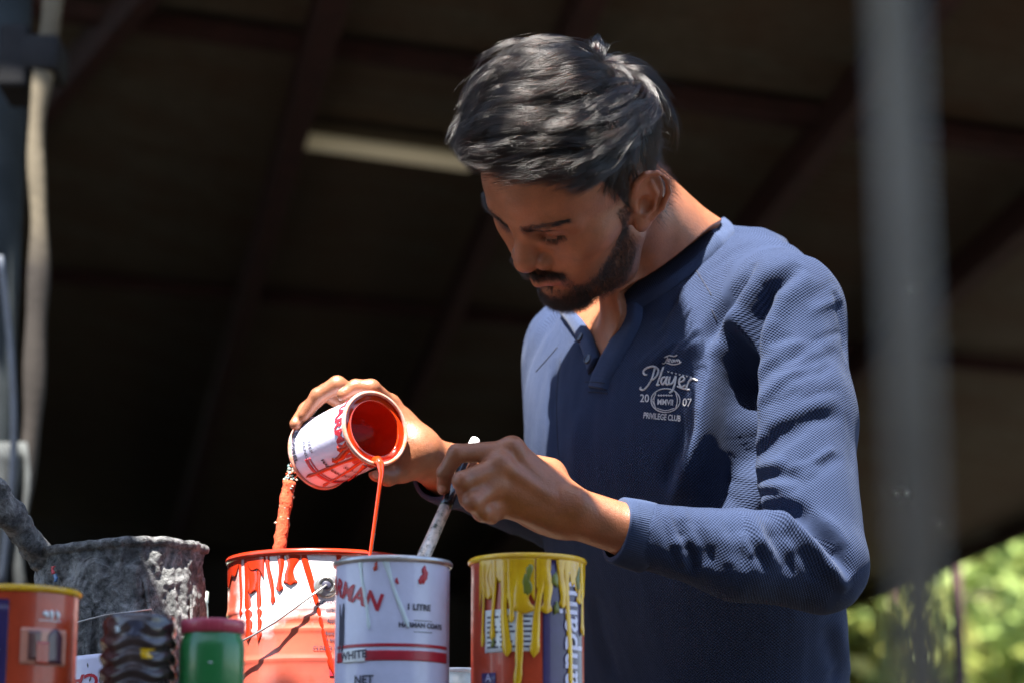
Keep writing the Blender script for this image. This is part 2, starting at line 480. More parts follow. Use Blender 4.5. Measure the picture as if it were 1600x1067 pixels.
tag(o, 'grey stained rag hanging below the cable behind the crusted pail', 'cloth')

# ---------------------------------------------------------------- awning added out of view as a sun blocker, and the pole that carries it
AW_Z = 2.36
def sun_up(p): return p + SUN * (AW_Z - p[2]) / SUN[2]
EA = sun_up(P(500, 872, 2.315)); EB = sun_up(P(962, 800, 2.224))
ed = norm(EB - EA); ep = np.array([ed[1], -ed[0], 0])
if ep[1] > 0: ep = -ep
sun_blocker = empty('sun_blocker', (EA[0], EA[1] - .8, 0)); tag(sun_blocker, 'added unseen corrugated awning on steel poles above the paint table, out of view', 'sun_blocker')
mb = MB(); nx, ny = 250, 3
for i in range(nx + 1):
    a = -1.1 + 2.4 * i / nx
    for j in range(ny + 1):
        p = EA + ed * a + ep * (1.25 * j / ny); mb.v.append((p[0], p[1], AW_Z + .008 * math.sin(a * 2 * math.pi / .076) + .02 * j / ny))
mb.f = [(i * 4 + j, (i + 1) * 4 + j, (i + 1) * 4 + j + 1, i * 4 + j + 1) for i in range(nx) for j in range(3)]
o = mb.build('sheet', M_GALV, sun_blocker); _s = o.modifiers.new('t', 'SOLIDIFY'); _s.thickness = .0015; _s.offset = 1
for a, b in ((-1.0, 1.2), (1.2, 1.2), (-1.0, .1), (1.2, .1)):
    p = EA + ed * a + ep * b; mb = MB(); mb.tube([(p[0], p[1], 0), (p[0], p[1], AW_Z - .012)], .018, 12); mb.build('pole', M_GALV, sun_blocker)
pa = P(1398, 0, .70); pb = P(1440, 1067, .70); pd = (pa - pb) / (pa[2] - pb[2])
mb = MB(); mb.tube([pb + pd * (0 - pb[2]), pb + pd * (AW_Z + .03 - pb[2])], .0070, 24)
tag(mb.build('steel_pole', plain('dull_galvanised_pipe', (.11, .12, .12), .65, .55, 7, metal=.2)), 'blurred grey steel pole standing close to the camera at right', 'pole')

# ---------------------------------------------------------------- trees beyond the eave
M_BARK = plain('bark', (.12, .085, .055), .9, .3, 12, bump=.01)
def leaf_material(name, c):
    t = NT(name); oi = t.attr('shade').outputs['Fac']
    c = np.array(c); t.base(t.ramp(oi, [(0, tuple(c * .55)), (.5, tuple(c)), (1, (c[0] * 1.7, c[1] * 1.35, c[2] * 1.1))]))
    t.set(Roughness=.5, Specular_IOR_Level=.4, Transmission_Weight=0.0)
    tr = t.n('BsdfTranslucent'); mx = t.n('MixShader'); mx.inputs[0].default_value = .35
    t.l(t.b.inputs['Base Color'].links[0].from_socket, tr.inputs['Color'])
    t.l(t.b.outputs[0], mx.inputs[1]); t.l(tr.outputs[0], mx.inputs[2]); t.l(mx.outputs[0], t.out.inputs['Surface']); return t.m
def tree(label, base, h, rx, seed, c, n=5200):
    r = np.random.default_rng(seed); root = empty('tree', base); tag(root, label, 'tree', 'trees beyond the shed')
    mb = MB(); top = np.array(base) + [r.normal(0, .3), r.normal(0, .3), h * .75]
    pts = np.array([np.array(base) + (top - np.array(base)) * t + r.normal(0, .06, 3) * (t > 0) for t in np.linspace(0, 1, 8)]); pts[0] = base
    mb.tube(pts, np.linspace(.16, .05, 8), 10); ends = []
    for k in range(11):
        s = pts[2 + k % 6]; d = norm([r.normal(), r.normal(), r.uniform(.1, .9)]); e = s + d * r.uniform(.6, 1.0) * rx
        mb.tube([s, (s + e) / 2 + [0, 0, .15], e], [.05, .035, .015], 6); ends.append(e)
    mb.build('trunk', M_BARK, root)
    cl = np.array(ends + [top + r.normal(0, .4, 3) for _ in range(8)])
    cen = cl[r.integers(0, len(cl), n)] + r.normal(0, .30 * rx * .6, (n, 3)) * [1, 1, .8]
    nn = norm(r.normal(size=(n, 3)) + [0, -.2, .6]); a = norm(np.cross(nn, r.normal(size=(n, 3)))); b = np.cross(nn, a)
    L = r.uniform(.07, .15, n)[:, None]; W = L * .42
    v = np.stack([cen - a * L, cen + b * W, cen + a * L, cen - b * W], 1).reshape(-1, 3)
    o = attach(mesh_obj('crown', v, np.arange(4 * n).reshape(n, 4), leaf_material('leaf', c), smooth=False), root)
    set_attr(o.data, 'shade', np.repeat(np.clip(r.normal(.5, .25, n), 0, 1), 4))
tree('tall pale green tree filling the opening past the eave', (3.6, 17.0, 0), 4.6, 1.7, 3, (.27, .36, .10))
tree('yellow-green tree low behind the shed posts', (2.55, 20.5, 0), 3.6, 1.5, 5, (.38, .38, .10))
tree('dark green tree at the right edge beyond the eave', (4.9, 21.0, 0), 5.0, 2.0, 8, (.20, .34, .12))
tree('small bright shrub-like tree beside the elbow', (2.35, 15.6, 0), 2.6, .8, 12, (.34, .38, .12), 2600)
tree('broad pale tree right behind the thin red post', (2.75, 18.8, 0), 4.0, 1.5, 31, (.36, .40, .13), 6500)
tree('loose yellowish tree standing behind the blurred pole', (3.3, 22.5, 0), 4.4, 1.9, 37, (.40, .40, .15), 6500)
tree('blue-green tree far behind the others', (3.9, 26.0, 0), 5.2, 2.2, 21, (.17, .27, .12))

# ---------------------------------------------------------------- unseen wall added behind the camera to cut skylight
yw = empty('sky_blocker_wall', (0, -2.8, 0)); tag(yw, 'tall dark unseen wall added behind the viewpoint to cut skylight', 'wall')
mb = MB(); mb.box((-.5, -2.8, 1.9), (11, .2, 3.8)); mb.build('face', plain('stained_render', (.06, .055, .05), .9, .3, 4), yw, smooth=False)
mb = MB(); mb.box((-.5, -2.8, 3.86), (11.1, .3, .12)); mb.build('coping', plain('coping_stone', (.16, .14, .12), .9, .3, 6), yw, smooth=False)
# ================================================================== the person
# head frame: rows are forward, his left, up
HM = np.array([[-0.58975, -0.26823, -0.76174], [0.75112, -0.52868, -0.39536], [-0.29667, -0.80532, 0.51327]])
HO = np.array([0.0713, 2.36, 1.4661])
def H(x, y, z): return HO + np.array([x, y, z]) @ HM
def Hdir(v): return np.asarray(v) @ HM
def to_head(p): return (np.asarray(p) - HO) @ HM.T
BYAW = math.radians(45)
BF = np.array([-math.sin(BYAW), -math.cos(BYAW), 0]); BL = np.array([math.cos(BYAW), -math.sin(BYAW), 0])
# torso as stacked ellipses: centre (pixel, depth), half width, half depth
TORSO = [(1100, 405, 2.640, .088, .063), (1087, 450, 2.632, .136, .090), (1067, 510, 2.618, .170, .108), (1057, 600, 2.590, .181, .119),
         (1060, 690, 2.552, .175, .116), (1070, 780, 2.538, .167, .114), (1085, 900, 2.560, .161, .114), (1100, 1067, 2.625, .158, .120), (1100, 1250, 2.66, .164, .125)]
_tl = np.array([[*P(a, b, d), w, t] for a, b, d, w, t in TORSO]); _tl = _tl[np.argsort(_tl[:, 2])]
_tz = np.linspace(_tl[0, 2], _tl[-1, 2], 240)
_kern = np.exp(-np.linspace(-2, 2, 49) ** 2); _kern /= _kern.sum()
_tt = {i: np.convolve(np.pad(np.interp(_tz, _tl[:, 2], _tl[:, i]), 24, mode='reflect', reflect_type='odd'), _kern, 'valid') for i in (0, 1, 3, 4)}
def torso_at(z):
    return [np.interp(z, _tz, _tt[i]) for i in (0, 1, 3, 4)]
def loft(F, inflate=0.0, k=.03, z0=None, z1=None):
    lo = _tl[:, :3].min(0) - .25; hi = _tl[:, :3].max(0) + .25
    if z0 is not None: lo[2] = z0
    if z1 is not None: hi[2] = z1
    sl, g = F.box(lo, hi)
    z = g[2]; zs = np.clip(z, _tl[0, 2], _tl[-1, 2])
    zz = zs.ravel()
    cx, cy, a, b = [np.asarray(q, np.float32).reshape(z.shape) for q in torso_at(zz)]
    # soften the kinks between levels
    x = g[0] - cx; y = g[1] - cy
    u = x * BL[0] + y * BL[1]; v = x * BF[0] + y * BF[1]
    a = a + inflate; b = b + inflate
    e = 2.3
    r = (np.abs(u / a) ** e + np.abs(v / b) ** e) ** (1 / e)
    d = (r - 1) * np.minimum(a, b)
    over = np.maximum(np.maximum(z - (_tl[-1, 2] + inflate), _tl[0, 2] - z), 0)
    d = np.where(over > 0, np.sqrt(np.maximum(d, 0) ** 2 + over ** 2), d)
    F.put(sl, d.astype(np.float32), k, 'add')

NECK = P(1090, 432, 2.590)

def build_head():
    F = Field((-0.075, 2.16, 1.16), (0.30, 2.79, 1.68), .0015)
    E = lambda c, r, k=.012, R=None, op='add': F.ell(H(*c), r, k, HM if R is None else R, op)
    Cp = lambda a, b, ra, rb, k=.01, op='add', **kw: F.cap(H(*a), H(*b), ra, rb, k, op, **kw)
    E((-.004, 0, .045), (.096, .075, .085))
    E((.045, 0, .045), (.049, .060, .056), .03)
    E((.040, 0, -.015), (.050, .057, .060), .03)
    E((.030, 0, -.060), (.045, .043, .036), .02)
    for s in (-1, 1):
        Cp((.006, s * .050, -.050), (.030, s * .043, -.075), .015, .015, .03)
        Cp((.030, s * .043, -.075), (.070, s * .013, -.088), .015, .013, .02)
        E((.056, s * .047, -.008), (.023, .018, .017), .025)          # cheekbone
        E((.066, s * .030, -.038), (.018, .018, .022), .025)          # cheek
        Cp((.006, s * .062, -.004), (.050, s * .055, .000), .010, .010, .02)
    E((.079, 0, -.079), (.015, .019, .0145), .017)                     # chin
    E((.077, 0, -.039), (.018, .029, .022), .022)                     # muzzle
    for s in (-1, 1):
        Cp((.0905, s * .010, .032), (.086, s * .030, .036), .0072, .0072, .012)   # brow
        Cp((.086, s * .030, .036), (.070, s * .050, .030), .0072, .007, .012)
        E((.0935, s * .029, .0205), (.0120, .0180, .0092), .009, op='sub')        # socket
        E((.0738, s * .031, .0220), (.0138, .0158, .0125), .0025)               # eye under its lid
        pts = [(.0870, s * .0175, .0165), (.0880, s * .026, .0140), (.0864, s * .034, .0138), (.0800, s * .0450, .0172)]
        for a, b in zip(pts, pts[1:]): Cp(a, b, .0009, .0009, .0018, 'sub')     # lash line
        pts = [(.0872, s * .0185, .0240), (.0868, s * .029, .0262), (.0795, s * .044, .0245)]
        for a, b in zip(pts, pts[1:]): Cp(a, b, .0008, .0008, .003, 'sub')      # lid fold
    Cp((.0890, 0, .024), (.1000, 0, -.001), .0066, .0076, .012)
    Cp((.1000, 0, -.001), (.1035, 0, -.008), .0076, .0090, .009)
    E((.1040, 0, -.0140), (.0124, .0122, .0108), .008)
    for s in (-1, 1):
        E((.0930, s * .0165, -.0165), (.0118, .0082, .0094), .0032)
        Cp((.0850, s * .0258, -.0080), (.0862, s * .0262, -.0215), .0016, .0018, .0035, 'sub')
        E((.0980, s * .0085, -.0258), (.0065, .0042, .0045), .003, op='sub')
    Cp((.1045, 0, -.0200), (.0935, 0, -.0262), .0048, .0048, .005)
    up = [(.0995, 0, -.0405), (.0975, .006, -.0393), (.0925, .015, -.0418), (.0790, .0285, -.0455)]
    lo = [(.0988, 0, -.0535), (.0925, .013, -.0525), (.0790, .0275, -.0475)]
    sl = [(.1045, 0, -.0467), (.0965, .014, -.0470), (.0820, .0270, -.0472)]
    for s in (-1, 1):
        m = lambda p: (p[0] - .001, s * p[1], p[2] + .0065)
        for i, (a, b) in enumerate(zip(up, up[1:])): Cp(m(a), m(b), [.0054, .0052, .0046][i], [.0052, .0046, .0030][i], .006)
        for i, (a, b) in enumerate(zip(lo, lo[1:])): Cp(m(a), m(b), [.0066, .0058][i], [.0058, .0032][i], .006)
        for a, b in zip(sl, sl[1:]): Cp(m(a), m(b), .0010, .0008, .0025, 'sub')
        Cp(m((.0985, .0030, -.032)), m((.1010, .0042, -.0375)), .0014, .0014, .004)
    E((.0960, 0, -.0590), (.006, .014, .0045), .009, op='sub')
    # ears: a leaning dish with a rim
    for s in (-1, 1):
        out = norm(np.array([.38, s * 1.0, .12])); eu = norm(np.array([-.48, 0, 1.0]) - out * (np.array([-.48, 0, 1.0]) @ out))
        eb = np.cross(eu, out) * (1 if s > 0 else -1)
        if eb[0] > 0: eb = -eb
        c0 = np.array([.006, s * .0705, .004])
        Q = lambda b, u, o: tuple(c0 + eb * b * 1.28 + eu * u + out * o)
        RW = np.stack([Hdir(eb), Hdir(eu), Hdir(out)])
        E(Q(.011, .004, .006), (.0195, .029, .0042), .005, RW)
        E(Q(.002, .000, -.004), (.012, .026, .008), .008, RW)
        rim = [(-.002, .006, .004), (-.001, .022, .008), (.006, .031, .010), (.016, .031, .0125), (.0245, .022, .014), (.0265, .008, .0135),
               (.0225, -.008, .0115), (.015, -.018, .0095)]
        for i in range(len(rim) - 1):
            Cp(Q(*rim[i]), Q(*rim[i + 1]), .0029, .0029, .0022)
        E(Q(.007, -.024, .0065), (.0085, .0095, .0042), .007, RW)               # lobe
        ant = [(.012, .020, .0105), (.0165, .008, .0115), (.014, -.007, .0105), (.008, -.013, .010)]
        for i in range(3): Cp(Q(*ant[i]), Q(*ant[i + 1]), .0026, .0026, .003)
        E(Q(.007, -.002, .0105), (.0085, .0090, .0062), .003, RW, 'sub')        # concha
        E(Q(.018, .021, .0135), (.0040, .0085, .0022), .002, RW, 'sub')
        Cp(Q(-.001, -.001, .0065), Q(-.0005, -.007, .0075), .0032, .0032, .003)  # tragus
    # neck and upper chest
    F.cap(H(-.036, 0, -.045), NECK, .048, .056, .016)
    F.cap(H(-.040, 0, -.052), P(1125, 470, 2.62), .036, .047, .03)
    F.cap(H(-.038, .050, -.030), P(1012, 470, 2.53), .010, .006, .022)          # muscle from ear to collar bone
    F.cap(H(-.012, 0, -.070), P(985, 515, 2.525), .026, .024, .015)              # throat
    loft(F, -.001, .045, z0=1.14)
    F.cap(P(1095, 455, 2.60), P(1190, 478, 2.49), .042, .044, .03)
    F.cap(P(1080, 455, 2.60), P(930, 515, 2.69), .045, .045, .03)
    V, Q = F.mesh()
    V = smooth_mesh(V, Q, 2, .35)
    # skin under the shirt stays well inside it; only the neck and the open placket show
    N = vertex_normals(V, Q)
    def dseg(a, b):
        ab = b - a; t = np.clip(((V - a) @ ab) / (ab @ ab), 0, 1); return np.linalg.norm(V - a - t[:, None] * ab, axis=1)
    poly = [(600, -50), (1175, -50), (1160, 318), (1136, 338), (1114, 352), (1090, 372), (1064, 394), (1038, 414), (1010, 432), (984, 446), (968, 458), (966, 470), (970, 492), (964, 514), (950, 538),
            (938, 566), (922, 526), (906, 502), (886, 490), (870, 500), (600, 500)]
    inside, dist = in_poly(pix(V), poly)
    w = np.where(inside, 0, np.clip(dist / 10, 0, 1))
    V = V - N * (w * .034)[:, None]
    deep = np.where(inside, 0, np.clip((dist - 25) / 20, 0, 1)) * (w > .99); V = V - norm(V - np.array([.18, 2.54, 1.25])) * (deep * .075)[:, None] * [1, 1, .2]
    return V, Q

# ---------------------------------------------------------------- pouring tin axis (needed by the hand that holds it)
TIN_A = norm(.595 * RGT + .275 * UPV - .755 * FWD)
TIN_M = P(588, 668, 2.395); TIN_R = .0372; TIN_L = .106
def tin_hit(px, py, extra=0.0):
    """point on the tin's wall seen at a pixel, and its outward normal"""
    o = CAM; d = np.array(ray(px, py)); q = o - TIN_M
    d1 = d - TIN_A * (d @ TIN_A); q1 = q - TIN_A * (q @ TIN_A)
    a = d1 @ d1; b = 2 * d1 @ q1; c = q1 @ q1 - TIN_R ** 2; D = b * b - 4 * a * c
    t = (-b - math.sqrt(max(D, 0))) / (2 * a); p = o + t * d
    n = norm((p - TIN_M) - TIN_A * ((p - TIN_M) @ TIN_A))
    return p + n * extra, n

def build_hands():
    out = []
    # ---- his left hand (near), stirring
    PN = lambda x, y, d: P(x, y, d + .025)
    F = Field(PN(640, 1000, 2.02) - [.0, .0, 0.0], PN(1020, 640, 2.36) + [0.01, .02, 0], .00115)
    W = PN(903, 803, 2.215); fd = norm(FWD * .9 - UPV * .35)
    F.chain([PN(1150, 862, 2.25), PN(985, 830, 2.222), W], [.027, .0240, .0236], .006)
    mcp = [PN(800, 702, 2.205), PN(781, 727, 2.190), PN(770, 757, 2.188), PN(779, 788, 2.200)]
    for i, (m, rr) in enumerate(zip(mcp, (.0125, .0125, .0122, .0125))):
        a = W + (np.array(m) - W) * .22 + UPV * (.008 - .0055 * i)
        F.cap(a, m, .0105, rr * .86, .013)
    F.ell(PN(838, 770, 2.222), (.038, .016, .025), .016, np.stack([norm(RGT * .8 - UPV * .5), fd, norm(np.cross(norm(RGT * .8 - UPV * .5), fd))]))
    F.ell(PN(842, 806, 2.222), (.030, .014, .013), .014, np.stack([norm(RGT * .8 - UPV * .45), fd, norm(np.cross(norm(RGT * .8 - UPV * .45), fd))]))
    F.ell(PN(902, 785, 2.198), (.010, .008, .010), .014)                          # wrist bone
    fingers = [
        ([PN(800, 704, 2.203), PN(714, 708, 2.183), PN(695, 738, 2.186), PN(693, 762, 2.196)], (.0112, .0092, .0080, .0068)),
        ([PN(781, 728, 2.187), PN(722, 751, 2.165), PN(731, 779, 2.182), PN(748, 790, 2.205)], (.0108, .0095, .0085, .0072)),
        ([PN(770, 757, 2.186), PN(738, 784, 2.163), PN(752, 799, 2.176), PN(768, 800, 2.196)], (.0108, .0092, .0082, .0070)),
        ([PN(780, 786, 2.198), PN(757, 800, 2.178), PN(768, 806, 2.186), PN(778, 803, 2.202)], (.0100, .0082, .0074, .0064)),
    ]
    for pts, rad in fingers:
        G = pts; rad = [q * .93 for q in rad]
        F.cap(G[0], G[1], rad[0], rad[1], .0065)
        F.cap(G[1], G[2], rad[1], rad[2], .003)
        F.cap(G[2], G[3], rad[2], rad[3], .003)
    # thumb on the far side of the stick
    F.cap(PN(858, 742, 2.235), PN(790, 722, 2.252), .0165, .0125, .015)
    F.cap(PN(790, 722, 2.252), PN(748, 722, 2.250), .0112, .0095, .004)
    F.cap(PN(748, 722, 2.250), PN(722, 738, 2.243), .0095, .0075, .003)
    # tendons and knuckles
    for m in mcp[:3]:
        F.ell(np.array(m) - fd * .0045, (.0085, .0080, .0085), .010)
    F.cap(mcp[0] - fd * .010, PN(860, 768, 2.200), .0028, .0020, .008)
    F.cap(mcp[1] - fd * .009, PN(862, 778, 2.196), .0028, .0020, .008)
    V, Q = F.mesh(); V = smooth_mesh(V, Q, 2, .35); out.append((V, Q))
    # ---- his right hand (far), holding the tin from behind
    PF = lambda x, y, d: P(x, y, d + .075)
    F = Field(PF(425, 960, 2.22), PF(800, 560, 2.62), .0012)
    W = PF(652, 708, 2.375)
    F.chain([PF(780, 770, 2.50), PF(700, 735, 2.42), W], [.020, .0255, .0240], .012)
    mcps = [PF(608, 634, 2.375), PF(590, 640, 2.402), PF(580, 655, 2.425), PF(580, 680, 2.437)]
    for i, m in enumerate(mcps):
        F.cap(W + (np.array(m) - W) * .1, m, .0165, .0120, .018)
    F.ell(PF(622, 676, 2.392), (.018, .018, .026), .016)
    tA, nA = tin_hit(482, 655, .0062); tB, nB = tin_hit(541, 625, .0062)
    A1 = PF(527, 601, 2.372); A2 = (np.array(A1) + tA) / 2 + nA * .005
    B1 = PF(580, 606, 2.345); B2 = (np.array(B1) + tB) / 2 + nB * .0045
    tC, nC = tin_hit(470, 668, .004)
    for pts, rad in (
        ([mcps[0], B1, B2, tB], (.0115, .0094, .0084, .0072)),
        ([mcps[1], A1, A2, tA], (.0115, .0096, .0086, .0074)),
        ([mcps[2], PF(508, 612, 2.402), PF(478, 640, 2.392), PF(462, 662, 2.378)], (.011, .0088, .0080, .0068)),
        ([mcps[3], PF(520, 650, 2.440), PF(490, 665, 2.436), PF(470, 682, 2.425)], (.010, .008, .0072, .006))):
        rad = [q * .94 for q in rad]
        F.cap(pts[0], pts[1], rad[0], rad[1], .006)
        F.cap(pts[1], pts[2], rad[1], rad[2], .003)
        F.cap(pts[2], pts[3], rad[2], rad[3], .003)
    F.cap(PF(648, 702, 2.372), PF(626, 735, 2.362), .0165, .0120, .015)
    F.cap(PF(626, 735, 2.362), PF(606, 744, 2.350), .0112, .0095, .004)
    F.cap(PF(606, 744, 2.350), PF(588, 739, 2.338), .0095, .0080, .003)
    F.cap(TIN_M - TIN_A * (TIN_L - .03), TIN_M, TIN_R + .0012, TIN_R + .0012, .001, 'sub')
    V, Q = F.mesh(); V = smooth_mesh(V, Q, 2, .35); out.append((V, Q))
    return out

def skin_material():
    t = NT('skin')
    a = t.attr('tone')
    n = t.noise(60, 6, .6)
    fine = t.noise(700, 3, .6)
    c = t.cmix(1.0, a.outputs['Color'], t.ramp(n, [(.3, (.84, .80, .78)), (.7, (1.22, 1.08, 1.02))]), 'MULTIPLY')
    c = t.cmix(.12, c, t.ramp(fine, [(.3, (.10, .04, .02)), (.7, (.60, .34, .22))]), 'OVERLAY')
    t.base(c)
    t.set(Roughness=t.math('ADD', t.math('MULTIPLY', n, .20), .30), Specular_IOR_Level=.45)
    t.set(Subsurface_Weight=.12, Subsurface_Scale=.004)
    t.b.inputs['Subsurface Radius'].default_value = (1.0, .35, .2)
    t.bump(t.noise(420, 5, .65), .40, .0012)
    v = t.n('TexVoronoi', feature='DISTANCE_TO_EDGE'); v.inputs['Scale'].default_value = 620; t.l(t.obj(), v.inputs['Vector']); t.bump(v.outputs['Distance'], .25, .0008)
    return t.m
M_SKIN = skin_material()

person = empty('person', (0.16, 2.47, 0))
tag(person, 'man in navy waffle-knit shirt bending over paint tins, pouring and stirring', 'person')
_hv, _hq = build_head()
_parts = [(_hv, _hq)] + build_hands()
_off = 0; _VV = []; _QQ = []
for v, q in _parts:
    _VV.append(v); _QQ.append(q + _off); _off += len(v)
BODY_V = np.concatenate(_VV); BODY_Q = np.concatenate(_QQ)
# arms inside the sleeves join head, trunk and hands into one body
def arm_tube(hand_slice, pts, rad):
    global BODY_V, BODY_Q
    mb = MB(); mb.tube(pts, rad, 10, cap=False); v = np.array(mb.v); b = len(BODY_V)
    hv = BODY_V[hand_slice[0]:hand_slice[1]]; h = hand_slice[0] + np.argsort(np.linalg.norm(hv - v[:10].mean(0), axis=1))[:2]
    nh_ = len(_hv); t = np.argsort(np.linalg.norm(BODY_V[:nh_] - v[-10:].mean(0), axis=1))[:2]
    q = np.array(mb.f) + b; e = b + len(v) - 10
    BODY_V = np.concatenate([BODY_V, v]); BODY_Q = np.concatenate([BODY_Q, q, [[h[0], h[1], b + 1, b], [t[0], t[1], e + 1, e]]])
_n1 = len(_hv); _n2 = _n1 + len(_parts[1][0]); _n3 = _n2 + len(_parts[2][0])
arm_tube((_n1, _n2), [P(1150, 864, 2.275), P(1262, 872, 2.312), P(1246, 660, 2.40), P(1215, 520, 2.47), P(1150, 500, 2.56)], [.014, .015, .016, .016, .014])
arm_tube((_n2, _n3), [P(780, 772, 2.58), P(872, 785, 2.69), P(893, 650, 2.70), P(920, 560, 2.695), P(980, 540, 2.64)], [.014, .015, .016, .016, .014])
body = attach(mesh_obj('body', BODY_V, BODY_Q, M_SKIN), person)
def skin_tone(V, nh):
    L = to_head(V); C = np.tile(np.array([.275, .116, .058]), (len(V), 1))
    ishead = np.arange(len(V)) < nh
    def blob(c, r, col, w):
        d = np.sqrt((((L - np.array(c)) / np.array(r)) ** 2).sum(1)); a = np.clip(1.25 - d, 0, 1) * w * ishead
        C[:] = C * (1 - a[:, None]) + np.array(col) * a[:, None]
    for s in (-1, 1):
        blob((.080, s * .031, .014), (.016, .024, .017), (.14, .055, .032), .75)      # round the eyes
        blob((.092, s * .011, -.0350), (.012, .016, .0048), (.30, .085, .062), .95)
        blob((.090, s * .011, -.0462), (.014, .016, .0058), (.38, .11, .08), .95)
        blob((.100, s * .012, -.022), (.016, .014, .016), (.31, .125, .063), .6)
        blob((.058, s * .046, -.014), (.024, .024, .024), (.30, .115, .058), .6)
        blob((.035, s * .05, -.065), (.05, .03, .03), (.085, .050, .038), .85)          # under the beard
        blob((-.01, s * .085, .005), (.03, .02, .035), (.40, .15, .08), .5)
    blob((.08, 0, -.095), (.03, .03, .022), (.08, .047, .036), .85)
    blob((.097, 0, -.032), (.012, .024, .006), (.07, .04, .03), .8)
    # finger nails
    for c, rr in ((P(690, 764, 2.213), .0050), (tin_hit(476, 651, .011)[0], .0052), (tin_hit(538, 620, .011)[0], .0048), (P(588, 741, 2.405), .0050)):
        a = np.clip((rr - np.linalg.norm(V - c, axis=1)) / .0015, 0, 1)[:, None]; C[:] = C * (1 - a) + np.array([.50, .31, .25]) * a
    # scalp between the hair roots
    q = (L - np.array([-.004, 0, .045])) / np.array([.0985, .0775, .0875]); az = np.arctan2(np.abs(L[:, 1]), L[:, 0])
    zh = np.interp(az, np.radians([0, 25, 45, 60, 70, 78, 88, 100, 118, 140, 180]), [.086, .088, .084, .068, .036, .0, .028, .040, .006, -.024, -.034])
    w = (np.clip((L[:, 2] - zh) / .006, 0, 1) * (np.linalg.norm(q, axis=1) < 1.12) * ishead)[:, None]
    C[:] = C * (1 - w) + np.array([.022, .016, .014]) * w
    return np.concatenate([np.clip(C, 0, 1), np.ones((len(V), 1))], 1)
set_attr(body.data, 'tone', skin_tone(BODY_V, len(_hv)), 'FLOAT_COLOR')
BODY_BVH = BVHTree.FromPolygons([tuple(v) for v in BODY_V.tolist()], BODY_Q.tolist())
# ================================================================== the shirt
NEAR_ARM = [(P(1228, 490, 2.465), .0595), (P(1249, 650, 2.405), .0535), (P(1280, 880, 2.315), .0450)]
NEAR_FORE = [(P(1280, 880, 2.315), .0450), (P(1150, 866, 2.275), .0425), (P(992, 834, 2.252), .0305)]
FAR_ARM = [(P(905, 548, 2.705), .0590), (P(880, 795, 2.695), .0465)]
FAR_FORE = [(P(880, 795, 2.695), .0465), (P(700, 741, 2.490), .0305)]
def shirt_field(h, cut):
    F = Field((-0.10, 2.16, .86), (0.40, 2.92, 1.48), h)
    loft(F, .006, .03)
    F.cap(P(1110, 450, 2.615), NEAR_ARM[0][0], .044, .052, .03)
    F.cap(P(1090, 460, 2.62), FAR_ARM[0][0], .044, .052, .03)
    F.cap(P(1128, 412, 2.64), P(1195, 452, 2.53), .043, .051, .03)
    for ch, k in ((NEAR_ARM, .022), (FAR_ARM, .022)):
        F.chain([c[0] for c in ch], [c[1] for c in ch], k)
    for ch in (NEAR_FORE, FAR_FORE):
        F.chain([c[0] for c in ch], [c[1] for c in ch], .010)
    if cut:
        # hollow ends of the cuffs
        for (a, ra), (b, rb) in (NEAR_FORE[1:], FAR_FORE):
            d = norm(b - a); F.cap(b - d * .004, b + d * .06, rb - .003, rb + .01, .001, 'sub')
    return F.mesh()
_cv, _cq = shirt_field(.005, False)
CAST_BVH = BVHTree.FromPolygons([tuple(v) for v in _cv.tolist()], _cq.tolist())
def CAST(px, py, bvh=None):
    bvh = bvh or CAST_BVH
    hit = bvh.ray_cast(Vector(CAM.tolist()), ray(px, py))
    if hit[0] is None:
        # fall back to the closest surface point
        q = Vector(P(px, py, 2.5).tolist()); n = bvh.find_nearest(q); return np.array(n[0]), np.array(n[1])
    n = np.array(hit[1])
    if n @ FWD > 0: n = -n
    return np.array(hit[0]), n
SV, SQ = shirt_field(.0025, True)
SV = smooth_mesh(SV, SQ, 3, .5)
